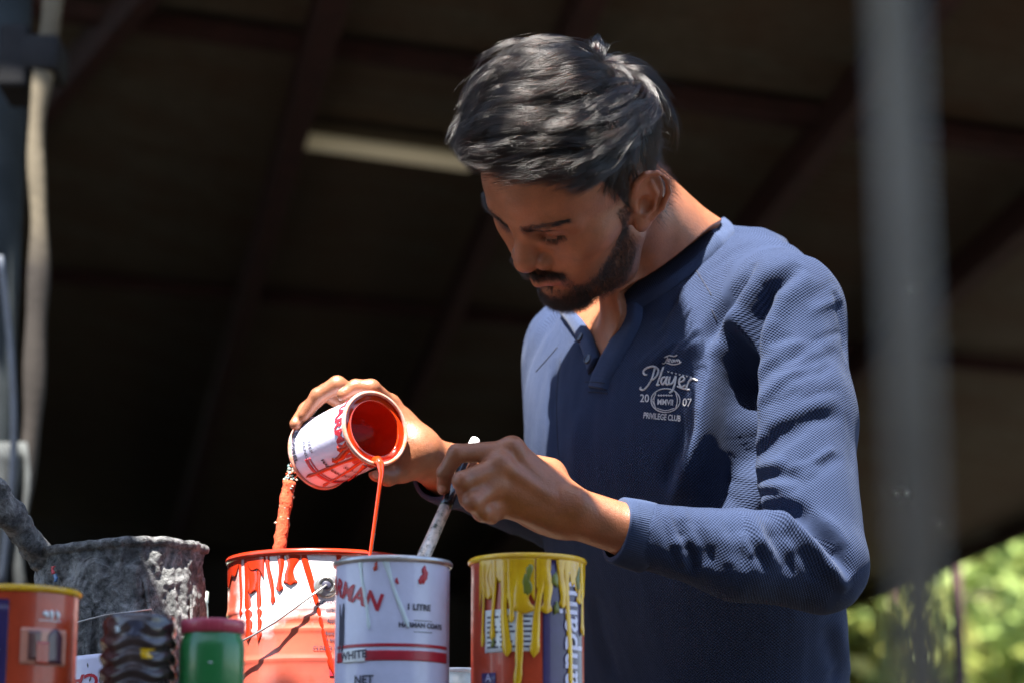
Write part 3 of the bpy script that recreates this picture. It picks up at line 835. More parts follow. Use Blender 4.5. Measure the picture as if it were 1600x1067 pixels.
FOLDS = [  # pixel polyline, height (m), half width (m)
    ([(1250, 412), (1198, 448), (1174, 492), (1165, 534), (1162, 592), (1163, 660), (1165, 760)], -.026, .0105),
    ([(1268, 428), (1222, 468), (1196, 515), (1184, 560)], .008, .010),
    ([(1178, 410), (1144, 456), (1120, 504), (1096, 548)], -.0120, .0075),
    ([(1152, 478), (1132, 520), (1118, 560)], .008, .008),
    ([(1122, 372), (1098, 400), (1075, 428), (1053, 446)], -.003, .006),
    ([(1180, 375), (1140, 400), (1105, 430)], -.003, .007),
    ([(1126, 530), (1108, 600), (1094, 677), (1076, 720), (1048, 790)], .015, .0090),
    ([(1154, 505), (1151, 560), (1148, 620), (1145, 700), (1138, 770), (1125, 840)], -.044, .021, 'torso'),
    ([(1075, 540), (1062, 600), (1040, 680)], -.004, .012), ([(1080, 640), (1064, 700), (1040, 765)], -.008, .010),
    ([(1168, 566), (1190, 548), (1215, 532), (1240, 524)], -.0045, .0055),
    ([(1166, 594), (1190, 570), (1214, 556), (1262, 532)], .0045, .006),
    ([(1176, 612), (1200, 580), (1229, 560), (1262, 552)], -.0065, .0060),
    ([(1170, 646), (1190, 622), (1214, 600), (1260, 560), (1290, 545)], .0050, .0065),
    ([(1186, 640), (1215, 612), (1236, 592), (1270, 585), (1300, 572)], -.0045, .006),
    ([(1183, 680), (1210, 660), (1244, 645), (1312, 622)], .0062, .0075),
    ([(1172, 712), (1200, 700), (1228, 678), (1268, 655), (1318, 648)], -.0080, .0075),
    ([(1166, 705), (1186, 690), (1202, 676)], .005, .006),
    ([(1178, 734), (1200, 724), (1230, 722)], .006, .006),
    ([(1174, 748), (1200, 744), (1229, 742), (1256, 752)], -.0075, .0055),
    ([(1182, 762), (1205, 757), (1232, 762)], .005, .0045),
    ([(1180, 772), (1200, 770), (1222, 774)], -.005, .004),
    ([(1180, 784), (1210, 778), (1246, 788), (1294, 818), (1328, 853)], .0075, .0065),
    ([(1188, 792), (1214, 790), (1250, 800), (1292, 838), (1318, 880), (1328, 900)], -.017, .0085),
    ([(1187, 797), (1215, 812), (1242, 831), (1288, 870), (1324, 922)], .0110, .0075),
    ([(1236, 812), (1262, 838), (1296, 880)], -.006, .0045),
    ([(1200, 818), (1215, 850), (1240, 900)], -.0100, .0075),
    ([(1225, 842), (1255, 890), (1268, 915)], .005, .004),
    ([(1238, 856), (1270, 910)], -.006, .005),
    ([(1176, 800), (1190, 840), (1222, 890)], .0055, .006),
    ([(1303, 455), (1314, 490), (1320, 525), (1323, 565)], -.009, .006),
    ([(1322, 640), (1332, 690), (1330, 740)], -.003, .006),
    ([(1300, 960), (1318, 1010), (1330, 1067)], .006, .010),
    ([(1290, 980), (1300, 1030), (1308, 1067)], -.006, .010),
    ([(930, 930), (936, 990), (960, 1060)], -.004, .010),
    ([(905, 640), (900, 740), (905, 840)], .004, .012),
    ([(868, 560), (862, 640), (870, 720)], -.003, .010),
]
for i, x in enumerate((1030, 1052, 1078, 1103, 1128, 1152)):
    dx = 22 + 4 * (i % 3); w = .0046 + .0006 * (i % 2)
    FOLDS.append(([(x, 794), (x + 6, 818), (x + dx, 862), (x + dx + 14, 892)], -.0036 - .0010 * ((i * 7) % 3), w * (1 + .25 * ((i * 5) % 3 - 1))))
    FOLDS.append(([(x + 12, 792), (x + 19, 818), (x + dx + 12, 858)], .0030, w))
_rf = np.random.default_rng(77)
for _ in range(46):      # small creases: up the sleeve from the inside of the arm, and across the forearm and chest
    k = _rf.uniform()
    if k < .55: x0, y0, a, L = _rf.uniform(1172, 1275), _rf.uniform(440, 780), _rf.uniform(-.75, -.25), _rf.uniform(35, 85)
    elif k < .8: x0, y0, a, L = _rf.uniform(1030, 1230), _rf.uniform(805, 860), _rf.uniform(.9, 1.35), _rf.uniform(25, 55)
    else: x0, y0, a, L = _rf.uniform(1050, 1110), _rf.uniform(430, 560), _rf.uniform(2.0, 2.5), _rf.uniform(40, 80)
    b = a + _rf.normal(0, .15)
    FOLDS.append(([(x0, y0), (x0 + L / 2 * math.cos(a), y0 + L / 2 * math.sin(a)), (x0 + L * math.cos((a + b) / 2), y0 + L * math.sin((a + b) / 2))], _rf.choice([-1, 1]) * _rf.uniform(.0012, .0026) * 1.6, _rf.uniform(.0032, .0052)))
def fold_displace(V, Q):
    N = vertex_normals(V, Q); D = np.zeros(len(V))
    part = shirt_uv(V)[:, 2]
    for poly, amp, w, *only in FOLDS:
        pts = []
        pp = np.array(poly, float)
        L = np.concatenate([[0], np.cumsum(np.linalg.norm(np.diff(pp, axis=0), axis=1))])
        m = max(6, int(L[-1] / 9)); tt = np.linspace(0, L[-1], m)
        nn = []
        for t in tt:
            p, n = CAST(np.interp(t, L, pp[:, 0]), np.interp(t, L, pp[:, 1])); pts.append(p); nn.append(n)
        pts = np.array(pts); nn = np.array(nn)
        lo = pts.min(0) - 4 * w; hi = pts.max(0) + 4 * w
        sel = np.where(((V > lo) & (V < hi)).all(1) & ((part == 0) | (not only)))[0]
        if len(sel) == 0: continue
        X = V[sel]; best = np.full(len(sel), 1e9); bt = np.zeros(len(sel)); bn = np.zeros((len(sel), 3))
        for i in range(m - 1):
            a, b = pts[i], pts[i + 1]; ab = b - a; LL = ab @ ab + 1e-12
            if LL > .04 ** 2: continue
            t = np.clip(((X - a) @ ab) / LL, 0, 1); d = np.linalg.norm(X - a - t[:, None] * ab, axis=1)
            up = d < best; best[up] = d[up]; bt[up] = (i + t[up]) / (m - 1); bn[up] = nn[i]
        taper = np.clip(np.minimum(bt, 1 - bt) / .22, 0, 1) ** .7
        face = np.clip((N[sel] * bn).sum(1) * 2, 0, 1)
        wl = w * (.80 + .30 * taper)
        D[sel] += (.50 if abs(amp) < .0101 and pp[0, 0] > 1165 else 1.0) * amp * taper * face * np.exp(-(best / wl) ** 2)
    D += .0013 * vnoise(V, 45, 3, 2) + .0006 * vnoise(V * [1.6, 1, .6], 150, 5, 2)
    return V + N * D[:, None]
def seg_dist(V, ch):
    best = np.full(len(V), 1e9); along = np.zeros(len(V)); ang = np.zeros(len(V)); acc = 0
    for (a, ra), (b, rb) in zip(ch, ch[1:]):
        ab = b - a; L = np.linalg.norm(ab); d = ab / L
        t = np.clip((V - a) @ d, 0, L); q = V - a - t[:, None] * d
        r = np.linalg.norm(q, axis=1) - (ra + (rb - ra) * t / L)
        e1 = norm(np.cross(d, [0.3, .9, .3])); e2 = np.cross(d, e1)
        an = np.arctan2(q @ e2, q @ e1); up = r < best
        best[up] = r[up]; along[up] = acc + ((V - a) @ d)[up]; ang[up] = an[up]; acc += L
    return best, along, ang
def shirt_uv(V):
    cx, cy, a, b = torso_at(V[:, 2])
    x = V[:, 0] - cx; y = V[:, 1] - cy
    ang = np.arctan2(x * BL[0] + y * BL[1], x * BF[0] + y * BF[1])
    r = np.sqrt(((x * BL[0] + y * BL[1]) / a) ** 2 + ((x * BF[0] + y * BF[1]) / b) ** 2)
    best = (r - 1) * np.minimum(a, b) - .004
    u = ang * .145; v = V[:, 2].copy(); part = np.zeros(len(V))
    for i, (ch, rr) in enumerate(((NEAR_ARM, .053), (NEAR_FORE, .040), (FAR_ARM, .05), (FAR_FORE, .04))):
        d, al, an = seg_dist(V, ch); up = d < best - (.012 if i in (0, 2) else 0)
        best[up] = d[up]; u[up] = an[up] * rr; v[up] = al[up]; part[up] = i + 1
    return np.stack([u, v, part], 1)
def seam_fade(part, Q):
    m = np.zeros(len(part)); pq = part[Q]; bad = (pq != pq[:, :1]).any(1)
    for _ in range(2):
        m[Q[bad].ravel()] = 1; bad = m[Q].any(1)
    return 1 - m
SV = fold_displace(SV, SQ)
_arm = np.array([CAST(x, y)[0] for x, y in ((1152, 530), (1150, 570), (1148, 610), (1146, 650), (1145, 690), (1142, 730), (1136, 770), (1128, 810))])
_m = np.exp(-(np.min(np.linalg.norm(SV[:, None] - _arm[None], axis=2), axis=1) / .034) ** 2)
SV = smooth_mesh(SV, SQ, 14, .5, _m)
SV = smooth_mesh(SV, SQ, 1, .4)
# the neck opening and the open placket
_open = [(1190, 250), (1190, 322), (1160, 338), (1136, 360), (1110, 384), (1084, 408), (1058, 429), (1030, 449), (1004, 464), (984, 476), (986, 495), (979, 518), (962, 545), (939, 568), (922, 528), (905, 502), (884, 486), (800, 430), (800, 250)]
_in, _ = in_poly(pix(SV), _open)
_in &= ((SV - CAM) @ FWD < 2.70)
SQ = SQ[~_in[SQ].all(1)]
def shirt_material():
    t = NT('navy_waffle_knit')
    uv = t.attr('weave').outputs['Vector']
    sp = t.n('SeparateXYZ'); t.l(uv, sp.inputs[0])
    wob = t.math('MULTIPLY', t.math('SUBTRACT', t.noise(90, 3), .5), .0022)
    u = t.math('ADD', sp.outputs[0], wob); v = t.math('ADD', sp.outputs[1], wob)
    per = .0037
    su = t.math('SINE', t.math('MULTIPLY', u, 2 * math.pi / per)); sv = t.math('SINE', t.math('MULTIPLY', v, 2 * math.pi / (per * .82)))
    cell = t.math('MULTIPLY', t.math('MULTIPLY', su, sv), t.attr('fade').outputs['Fac'])
    big = t.noise(9, 4); fib = t.noise(900, 2)
    col = t.ramp(t.math('ADD', t.math('MULTIPLY', cell, .5), .5), [(.15, (.0035, .0075, .025)), (.85, (.030, .045, .094))])
    col = t.cmix(t.ramp(big, [(.35, 0.0), (.75, .35)]), col, (.025, .040, .086))
    t.base(col)
    t.set(Roughness=.88, Specular_IOR_Level=.15, Sheen_Weight=.08, Sheen_Roughness=.45)
    t.b.inputs['Sheen Tint'].default_value = (.65, .75, 1, 1)
    t.bump(t.math('ADD', cell, t.math('MULTIPLY', fib, .6)), .6, .00075)
    return t.m
M_SHIRT = shirt_material()
def rib_material():
    t = NT('navy_rib_knit')
    big = t.noise(30, 4); fib = t.noise(1200, 3)
    t.base(t.cmix(.35, t.ramp(big, [(.3, (.024, .038, .084)), (.7, (.036, .053, .104))]), t.ramp(fib, [(.3, (.011, .020, .052)), (.7, (.045, .064, .12))])))
    t.set(Roughness=.9, Specular_IOR_Level=.12, Sheen_Weight=.10)
    t.bump(fib, .5, .0006)
    return t.m
M_RIB = rib_material()
shirt = attach(mesh_obj('shirt', SV, SQ, M_SHIRT), person)
_uv = shirt_uv(SV); set_attr(shirt.data, 'weave', _uv, 'FLOAT_VECTOR'); set_attr(shirt.data, 'fade', seam_fade(_uv[:, 2], SQ))
SHIRT_BVH = BVHTree.FromPolygons([tuple(v) for v in SV.tolist()], SQ.tolist())
# ================================================================== collar, placket, cuffs, seams, embroidery
def resample(poly, n):
    pp = np.array(poly, float); L = np.concatenate([[0], np.cumsum(np.linalg.norm(np.diff(pp, axis=0), axis=1))]); t = np.linspace(0, L[-1], n)
    # Catmull-Rom through the points
    out = np.zeros((n, pp.shape[1])); ext = np.vstack([2 * pp[0] - pp[1], pp, 2 * pp[-1] - pp[-2]])
    for k, q in enumerate(t):
        i = min(np.searchsorted(L, q, 'right') - 1, len(pp) - 2); u = (q - L[i]) / (L[i + 1] - L[i] + 1e-12)
        a, b, c, d = ext[i:i + 4]
        out[k] = .5 * (2 * b + (c - a) * u + (2 * a - 5 * b + 4 * c - d) * u * u + (3 * b - a - 3 * c + d) * u ** 3)
    return out
def knit_band(name, inner, outer, mat, n=240, m=7, lift=.0035, rib=.0006, period=4, bvh=None, inner_lift=0.0):
    """a thick knitted strip lying on the shirt between two pixel edges"""
    I = resample(inner, n); O = resample(outer, n); A = []; B = []; N = []
    b_ = bvh or CAST_BVH; hits = lambda q: b_.ray_cast(Vector(CAM.tolist()), ray(*q))[0] is not None
    for a, b in zip(I, O):
        if not (hits(a) and hits(b)): continue
        pa, na = CAST(*a, bvh); pb, nb = CAST(*b, bvh); A.append(pa); B.append(pb); N.append(norm(na + nb))
    A, B, N = map(np.array, (A, B, N)); n = len(A)
    k = np.ones(9) / 9
    for arr in (A, B, N):
        for c in range(3): arr[:, c] = np.convolve(np.pad(arr[:, c], 4, mode='edge'), k, 'valid')
    N = norm(N); mb = MB(); prof = np.linspace(0, 1, m)
    for i in range(n):
        r = rib * math.sin(2 * math.pi * i / period)
        for q in prof:
            hgt = lift * (1 - (2 * q - 1) ** 6) + r * (1 - (2 * q - 1) ** 8) + inner_lift * (1 - q)
            mb.v.append(tuple(A[i] * (1 - q) + B[i] * q + N[i] * hgt))
        for q in prof[::-1]:
            mb.v.append(tuple(A[i] * (1 - q) + B[i] * q + N[i] * (inner_lift * (1 - q) - .002)))
    M2 = 2 * m
    mb.f = [(i * M2 + j, i * M2 + (j + 1) % M2, (i + 1) * M2 + (j + 1) % M2, (i + 1) * M2 + j) for i in range(n - 1) for j in range(M2)]
    mb.f += [tuple(range(M2 - 1, -1, -1)), tuple((n - 1) * M2 + j for j in range(M2))]
    o = mesh_obj(name, np.array(mb.v), mb.f, mat); attach(o, shirt); return o
knit_band('collar', [(1142, 345), (1122, 354), (1098, 374), (1072, 397), (1046, 418), (1016, 437), (988, 451), (969, 461)],
          [(1163, 358), (1150, 365), (1134, 381), (1105, 407), (1077, 430), (1046, 453), (1011, 475), (982, 493)], M_RIB, n=300, lift=.0085, inner_lift=.002)
M_PLACKET = M_RIB
knit_band('placket', [(969, 462), (974, 490), (968, 513), (952, 540), (940, 560), (927, 588), (921, 607)], [(1003, 462), (1003, 495), (994, 522), (977, 552), (963, 580), (953, 598), (950, 611)], M_RIB, n=90, lift=.0060, rib=.0001, inner_lift=.002)
knit_band('placket', [(892, 482), (909, 498), (925, 521), (935, 546), (939, 562)], [(876, 494), (891, 513), (904, 536), (914, 561), (920, 588)], M_RIB, n=70, lift=.0060, rib=.0001, inner_lift=.003)
def on_shirt(px, py, off=.0008, bvh=None):
    p, n = CAST(px, py, bvh or SHIRT_BVH); return p + n * off, n
def surface_line(name, poly, w, mat, off=.0002, n=40, parent=None):
    pts = [on_shirt(x, y, off)[0] for x, y in resample(poly, n)]; mb = MB(); mb.tube(pts, w, 6)
    o = mesh_obj(name, np.array(mb.v), mb.f, mat); attach(o, shirt); return o
M_THREAD = plain('dark_thread', (.012, .016, .035), .9)
surface_line('seam', [(1083, 414), (1095, 434), (1112, 462)], .0007, M_THREAD)
surface_line('seam', [(1112, 484), (1120, 502)], .0007, M_THREAD, n=12)
surface_line('seam', [(872, 542), (856, 560), (838, 580)], .0007, M_THREAD, n=20)
surface_line('seam', [(876, 560), (870, 620), (872, 700), (880, 750)], .0005, M_THREAD)
surface_line('stitching', [(920, 600), (934, 600), (950, 602)], .0007, M_THREAD, .006, 16); surface_line('stitching', [(920, 612), (934, 613), (950, 615)], .0007, M_THREAD, .001, 16)
def button(px, py):
    p, n = on_shirt(px, py, .0078, CAST_BVH); mb = MB(); mb.tube([p - n * .001, p + n * .001, p + n * .0016], [.0052, .0052, .0042], 24)
    o = mb.build('button', plain('navy_button', (.03, .035, .06), .3), shirt)
button(913, 533); button(926, 566)
# ribbed cuffs
def cuff(a, b, ra, rb, ribs=92):
    d = norm(b - a); e1 = norm(np.cross(d, [.2, .9, .3])); e2 = np.cross(d, e1); n = ribs * 4; mb = MB(); prof = []
    L = np.linalg.norm(b - a)
    for q, dr in ((0, -.0035), (0.0, .0), (.03, .0012), (.25, .0014), (.5, .0016), (.75, .0014), (.95, .0010), (1.0, -.0030)):
        prof.append((q, ra + (rb - ra) * q + dr))
    for q, r in prof:
        for j in range(n):
            t = 2 * math.pi * j / n; rr = r + (.00045 * math.sin(ribs * t) if 0 < q < 1 else 0)
            mb.v.append(tuple(a + d * L * q + e1 * rr * math.cos(t) + e2 * rr * math.sin(t)))
    mb.f = [(i * n + j, i * n + (j + 1) % n, (i + 1) * n + (j + 1) % n, (i + 1) * n + j) for i in range(len(prof) - 1) for j in range(n)]
    attach(mesh_obj('cuff', np.array(mb.v), mb.f, M_RIB), shirt)
cuff(P(963, 827, 2.247), P(1013, 840, 2.258), .0296, .0322)
cuff(P(684, 737, 2.472), P(714, 748, 2.506), .0292, .0310)

# ---- chest embroidery
M_EMB = NT('grey_white_thread'); _f = M_EMB.noise(900, 3); M_EMB.base(M_EMB.ramp(_f, [(.3, (.36, .35, .36)), (.7, (.62, .60, .62))])); M_EMB.set(Roughness=.6, Sheen_Weight=.3); M_EMB.bump(_f, .6, .0006); M_EMB = M_EMB.m
emb = MB()
def zoom7(x, y): return 980 + x / 7.62, 540 + y / 7.62
def stitch(pts, w):
    pp = np.array([zoom7(*p) for p in pts]); n = max(6, int(np.linalg.norm(np.diff(pp, axis=0), axis=1).sum() / 1.2))
    q = np.array([on_shirt(x, y, .0006)[0] for x, y in resample(pp, n)])
    emb.tube(q, np.array([w * .6] + [w] * (n - 2) + [w * .6]), 6)
T1 = .00060
for st_ in ([(440, 138), (500, 118), (560, 128), (600, 108)], [(490, 125), (470, 178), (438, 214), (415, 205)], [(498, 188), (520, 168), (503, 158), (490, 182), (510, 200)], [(560, 170), (536, 170), (530, 195), (553, 194), (562, 168), (566, 198)],
            [(580, 198), (586, 170), (600, 172), (602, 196), (606, 172), (622, 172), (626, 198), (640, 190)], [(470, 206), (540, 226), (610, 216), (648, 190)]): stitch(st_, T1)
T2 = .00105
for st_ in ([(330, 262), (302, 380), (255, 470), (200, 525), (158, 515), (170, 488)], [(240, 345), (210, 345), (198, 305), (240, 265), (315, 245), (368, 285), (362, 350), (315, 400), (285, 400)],
            [(438, 255), (402, 350), (366, 440), (360, 470), (390, 462)], [(458, 372), (420, 385), (408, 440), (430, 460), (462, 405), (480, 368), (462, 440), (476, 466), (500, 448)],
            [(512, 370), (496, 430), (512, 460), (548, 430), (580, 365), (562, 470), (535, 540), (500, 560)], [(622, 440), (682, 408), (668, 370), (634, 386), (618, 440), (650, 490), (700, 468)],
            [(770, 378), (735, 430), (705, 510)], [(735, 432), (780, 396), (842, 418)], [(595, 482), (670, 510), (750, 526)]): stitch(st_, T2)
el = [(460 + 172 * math.cos(a), 652 + 140 * math.sin(a)) for a in np.linspace(0, 2 * math.pi, 40)]; stitch(el, .0006)
for st_ in ([(340, 560), (322, 650), (340, 745)], [(580, 560), (600, 650), (580, 745)], [(365, 592), (460, 590), (545, 594)], [(352, 742), (460, 770), (570, 742)], [(300, 650), (330, 600), (345, 560)], [(300, 650), (325, 700), (345, 745)]): stitch(st_, .0005)
for k in range(6): stitch([(375 + 30 * k, 580), (380 + 30 * k, 604)], .0005)
def text_on_shirt(body, cx, cy, size_px, rot=0.0, bold=0.0, squash=1.0):
    v, f = text_mesh(body, 1.0, bold); v, f = refine(v, f, .3)
    v[:, 0] *= squash; c, s_ = math.cos(rot), math.sin(rot); v[:, 1] -= .35
    x = cx + size_px * (v[:, 0] * c - v[:, 1] * s_); y = cy - size_px * (v[:, 0] * s_ + v[:, 1] * c)
    emb.add([on_shirt(a, b, .0011)[0] for a, b in zip(x, y)], f)
text_on_shirt('20', 1008, 622, 17, -.03, .012, .85); text_on_shirt('07', 1074.5, 628.5, 17, -.08, .012, .85)
text_on_shirt('MMVII', 1040, 628, 12.5, -.05, .02, .75); text_on_shirt('PRIVILEGE CLUB', 1035, 651, 13, -.09, .02, .62)
for k in range(7): stitch([(480 + 45 * k, 300 + 11 * k), (492 + 45 * k, 318 + 11 * k), (500 + 45 * k, 302 + 11 * k)], .0004)
attach(mesh_obj('embroidery', np.array(emb.v), emb.f, M_EMB), shirt)

# ---- trousers and shoes, below the picture
M_DENIM = plain('dark_denim', (.025, .032, .055), .9, .3, 200)
def legs():
    F = Field((-.12, 2.34, 0.02), (.46, 2.98, .98), .006)
    hip = np.array([.200, 2.66, .90])
    F.ell(hip, (.155, .125, .13), .03, np.stack([BL, BF, [0, 0, 1.0]]))
    for sd in (-1, 1):
        h0 = hip + BL * sd * .085 + [0, 0, -.06]; kn = hip + BL * sd * .10 + BF * .03 + [0, 0, -.43]; an = hip + BL * sd * .11 - BF * .01 + [0, 0, -.84]
        F.chain([h0, kn, an], [.095, .068, .058], .03)
    return F.mesh()
v, q = legs(); v = smooth_mesh(v, q, 2); attach(mesh_obj('trousers', v + vertex_normals(v, q) * (.003 * vnoise(v, 40, 2))[:, None], q, M_DENIM), person)
for sd in (-1, 1):
    F = Field((-.2, 2.32, -.01), (.5, 3.04, .13), .005); c = np.array([.200, 2.66, .05]) + BL * sd * .11
    F.cap(c - BF * .04, c + BF * .13 + [0, 0, -.012], .044, .038, .02); F.ell(c - BF * .01 + [0, 0, .03], (.045, .045, .045), .02)
    sl_, g_ = F.box(F.lo, F.lo + F.h * F.n); F.F[sl_] = np.maximum(F.F[sl_], .004 - g_[2])
    v, q = F.mesh(); attach(mesh_obj('shoe', v, q, plain('brown_leather', (.06, .035, .022), .5)), person)
# ================================================================== hair, beard, brows, lashes
def hair_material(name, mel, rough, red=.4):
    m = bpy.data.materials.new(name); m.use_nodes = True; t = m.node_tree
    h = t.nodes.new('ShaderNodeBsdfHairPrincipled'); h.parametrization = 'MELANIN'
    h.inputs['Melanin'].default_value = mel; h.inputs['Melanin Redness'].default_value = red
    h.inputs['Roughness'].default_value = rough; h.inputs['Radial Roughness'].default_value = rough + .1
    h.inputs['Random Color'].default_value = .15; h.inputs['Random Roughness'].default_value = .3
    t.links.new(h.outputs[0], t.nodes['Material Output'].inputs['Surface']); return m
M_HAIR = hair_material('black_hair', 1.0, .17); M_BEARD = hair_material('dark_beard', 1.0, .35, .3)
def curves_obj(name, C, rad, mat, parent, taper=.75):
    """C: (strands, points, 3) in world space"""
    n, k, _ = C.shape; cv = bpy.data.hair_curves.new(name); cv.add_curves([k] * n)
    loc = np.array(parent.matrix_world.translation if parent.type != 'EMPTY' else parent.location)
    cv.points.foreach_set('position', C.astype(np.float32).ravel())
    a = cv.attributes.get('radius') or cv.attributes.new('radius', 'FLOAT', 'POINT')
    r = np.asarray(rad, float) * np.ones(n); prof = 1 - taper * np.linspace(0, 1, k) ** 2
    a.data.foreach_set('value', (r[:, None] * prof[None]).astype(np.float32).ravel())
    cv.materials.append(mat); o = bpy.data.objects.new(name, cv); COL.objects.link(o); attach(o, person); return o
HEAD_V = BODY_V[:len(_hv)]; HEAD_N = vertex_normals(_hv, _hq); HEAD_L = to_head(HEAD_V); HEAD_NL = HEAD_N @ HM.T
EC = np.array([-.004, 0, .045]); ER = np.array([.0985, .0775, .0875])
def smoothstep(a, b, x): t = np.clip((x - a) / (b - a), 0, 1); return t * t * (3 - 2 * t)
def on_ell(p):
    q = (p - EC) / ER; r = np.linalg.norm(q, axis=-1, keepdims=True); return EC + (p - EC) / r
def ell_n(p): return norm((p - EC) / ER ** 2)
_az = np.radians([0, 25, 45, 60, 70, 78, 88, 100, 118, 140, 180]); _zh = np.array([.084, .086, .082, .062, .036, .022, .030, .040, .000, -.030, -.040])
def hairline(L): return np.interp(np.arctan2(np.abs(L[:, 1]), L[:, 0]), _az, _zh)
CROWN = np.array([-.066, .012, .108])
def scalp_points(n, rng, jitter=.006):
    d = norm(rng.normal(size=(n * 3, 3))); p = on_ell(EC + d * ER)
    ok = p[:, 2] > hairline(p) + rng.normal(0, jitter, len(p)) * .5
    return p[ok][:n]
def flow(p):
    """combing direction on the scalp: swept across from the near side to the far front; sides and nape fall downward"""
    n = ell_n(p); rad = norm(p - CROWN)
    low = 1 - smoothstep(.030, .066, p[:, 2]); back = 1 - smoothstep(-.080, -.035, p[:, 0]); far = smoothstep(.0, -.05, p[:, 1]) if False else 1 - smoothstep(-.05, .0, p[:, 1])
    X = (p @ HM)[:, 0] + HO[0]
    wz = np.interp(X, [-.05, .0, .06, .12, .16], [.16, .04, -.16, -.42, -.6])
    sweep = norm(np.stack([-np.ones(len(p)), -.10 * np.ones(len(p)), wz], 1)) @ HM.T
    fwd = norm(np.array([1.0, -.2, -.1]))
    d = sweep * ((1 - back) * (1 - low) * (1 - .55 * far))[:, None] + fwd * (.55 * far * (1 - back) * (1 - low))[:, None]
    d = d + rad * (.25 + 1.0 * back)[:, None] * (1 - low)[:, None]
    d = d + np.array([.12, 0, -1.0]) * (1.2 * low + .35 * back)[:, None]
    fr = smoothstep(.045, .080, p[:, 0])[:, None]
    d = d - n * (d * n).sum(1, keepdims=True) * (1 - .45 * fr)
    return norm(d)
def guides(n, rng, k=18):
    p0 = scalp_points(n, rng); n = len(p0)
    top = smoothstep(.052, .084, p0[:, 2]) * (1 - smoothstep(.045, .085, -p0[:, 0]) * .65)
    front = smoothstep(.02, .07, p0[:, 0])
    L = .016 + .014 * (1 - smoothstep(-.03, .02, p0[:, 2])) + .068 * top - .046 * top * front + rng.normal(0, .008, n) * top; L = np.clip(L, .010, .10)
    lift = (.0042 + .0285 * top) * rng.uniform(.25, 1.5, n); ph = rng.uniform(0, 6.28, n); wl = rng.uniform(.045, .080, n)
    amp = (.0004 + .0022 * top) * rng.uniform(.4, 1.3, n); tw = rng.normal(0, .13, n) * (.6 + top)
    pts = np.zeros((n, k, 3)); p = p0.copy(); s = np.zeros(n); step = L / (k - 1)
    for i in range(k):
        nn = ell_n(p); d = flow(p); side = np.cross(nn, d); d = norm(d + side * tw[:, None])
        rise = lift * (1 - np.exp(-s / .014)) * (1 - .40 * smoothstep(.050, .09, s))
        w = amp * smoothstep(0, .03, s) * np.sin(ph + s * 2 * np.pi / wl); w2 = amp * .7 * smoothstep(0, .03, s) * np.sin(ph * 1.7 + s * 2 * np.pi / (wl * 1.2))
        pts[:, i] = p + nn * (rise + w2 + .0008)[:, None] + side * w[:, None]
        q = p + d * step[:, None]; e = on_ell(q)
        free = (smoothstep(.050, .082, q[:, 0]))[:, None]
        out = (np.linalg.norm((q - EC) / ER, axis=1) > 1)[:, None]
        p = e * (1 - free) + np.where(out, q, e) * free
        s = s + step
    return p0, pts, top
rh = np.random.default_rng(21)
g0, GP, gtop = guides(950, rh)
# the fringe: locks springing forward over the forehead and out of the head's outline
kd = KDTree(len(g0))
for i, q in enumerate(g0): kd.insert(q, i)
kd.balance()
NH = 46000
roots = scalp_points(NH, rh, .010); NH = len(roots)
near = np.array([[x[1] for x in kd.find_n(q, 2)] for q in roots])
K = GP.shape[1]; sp_ = np.linspace(0, 1, K)
gi = near[:, 0]; mixw = rh.uniform(0, .35, NH)
base = GP[gi] * (1 - mixw)[:, None, None] + GP[near[:, 1]] * mixw[:, None, None]
base0 = base[:, 0]
clump = rh.uniform(.30, .90, NH)
off = (roots - base0)[:, None, :] * (1 - clump[:, None] * (sp_ ** .8)[None])[:, :, None]
tlen = gtop[gi]
ls = rh.uniform(.72, 1.08, NH)
ss = sp_[None] * ls[:, None]
# shorten by resampling along the guide
idx = np.clip(ss * (K - 1), 0, K - 1.001); i0 = idx.astype(int); fr = (idx - i0)[..., None]
shape = np.take_along_axis(base, i0[..., None].repeat(3, 2), 1) * (1 - fr) + np.take_along_axis(base, np.minimum(i0 + 1, K - 1)[..., None].repeat(3, 2), 1) * fr
S = shape + off
curl = rh.normal(0, 1, (NH, 3)); ph = rh.uniform(0, 6.28, NH); fz = .0003 + .0017 * tlen
S = S + (curl * fz[:, None])[:, None, :] * (np.sin(ph[:, None] + sp_[None] * 7) * sp_[None])[..., None]
fly = rh.uniform(size=NH) < .050
S[fly] += (rh.normal(0, .006, (fly.sum(), 3)) + ell_n(roots[fly]) * .006)[:, None, :] * (sp_[None, :, None] ** 1.5)
S = HO + S @ HM
# trimmed: the fringe stops short of the brow and of the outline
PX = pix(S.reshape(-1, 3)).reshape(NH, K, 2); jit = (rh.normal(0, 5, NH) + rh.normal(0, 10, len(g0))[gi])[:, None]
bad = (PX[..., 0] < 719 + jit) | ((PX[..., 1] > np.interp(PX[..., 0], [700, 740, 760, 800, 850, 890], [238, 262, 270, 277, 284, 300]) + jit * .6) & (PX[..., 0] < 885))
bad[:, :3] = False; first = np.where(bad.any(1), bad.argmax(1), K - 1)
t_ = np.linspace(0, 1, K)[None] * first[:, None]; i0 = np.minimum(t_.astype(int), K - 2); fr = (t_ - i0)[..., None]
S = np.take_along_axis(S, i0[..., None].repeat(3, 2), 1) * (1 - fr) + np.take_along_axis(S, (i0 + 1)[..., None].repeat(3, 2), 1) * fr
curves_obj('hair', S, np.where(rh.uniform(size=NH) < .12, .00012, rh.uniform(.00005, .00008, NH)), M_HAIR, person)

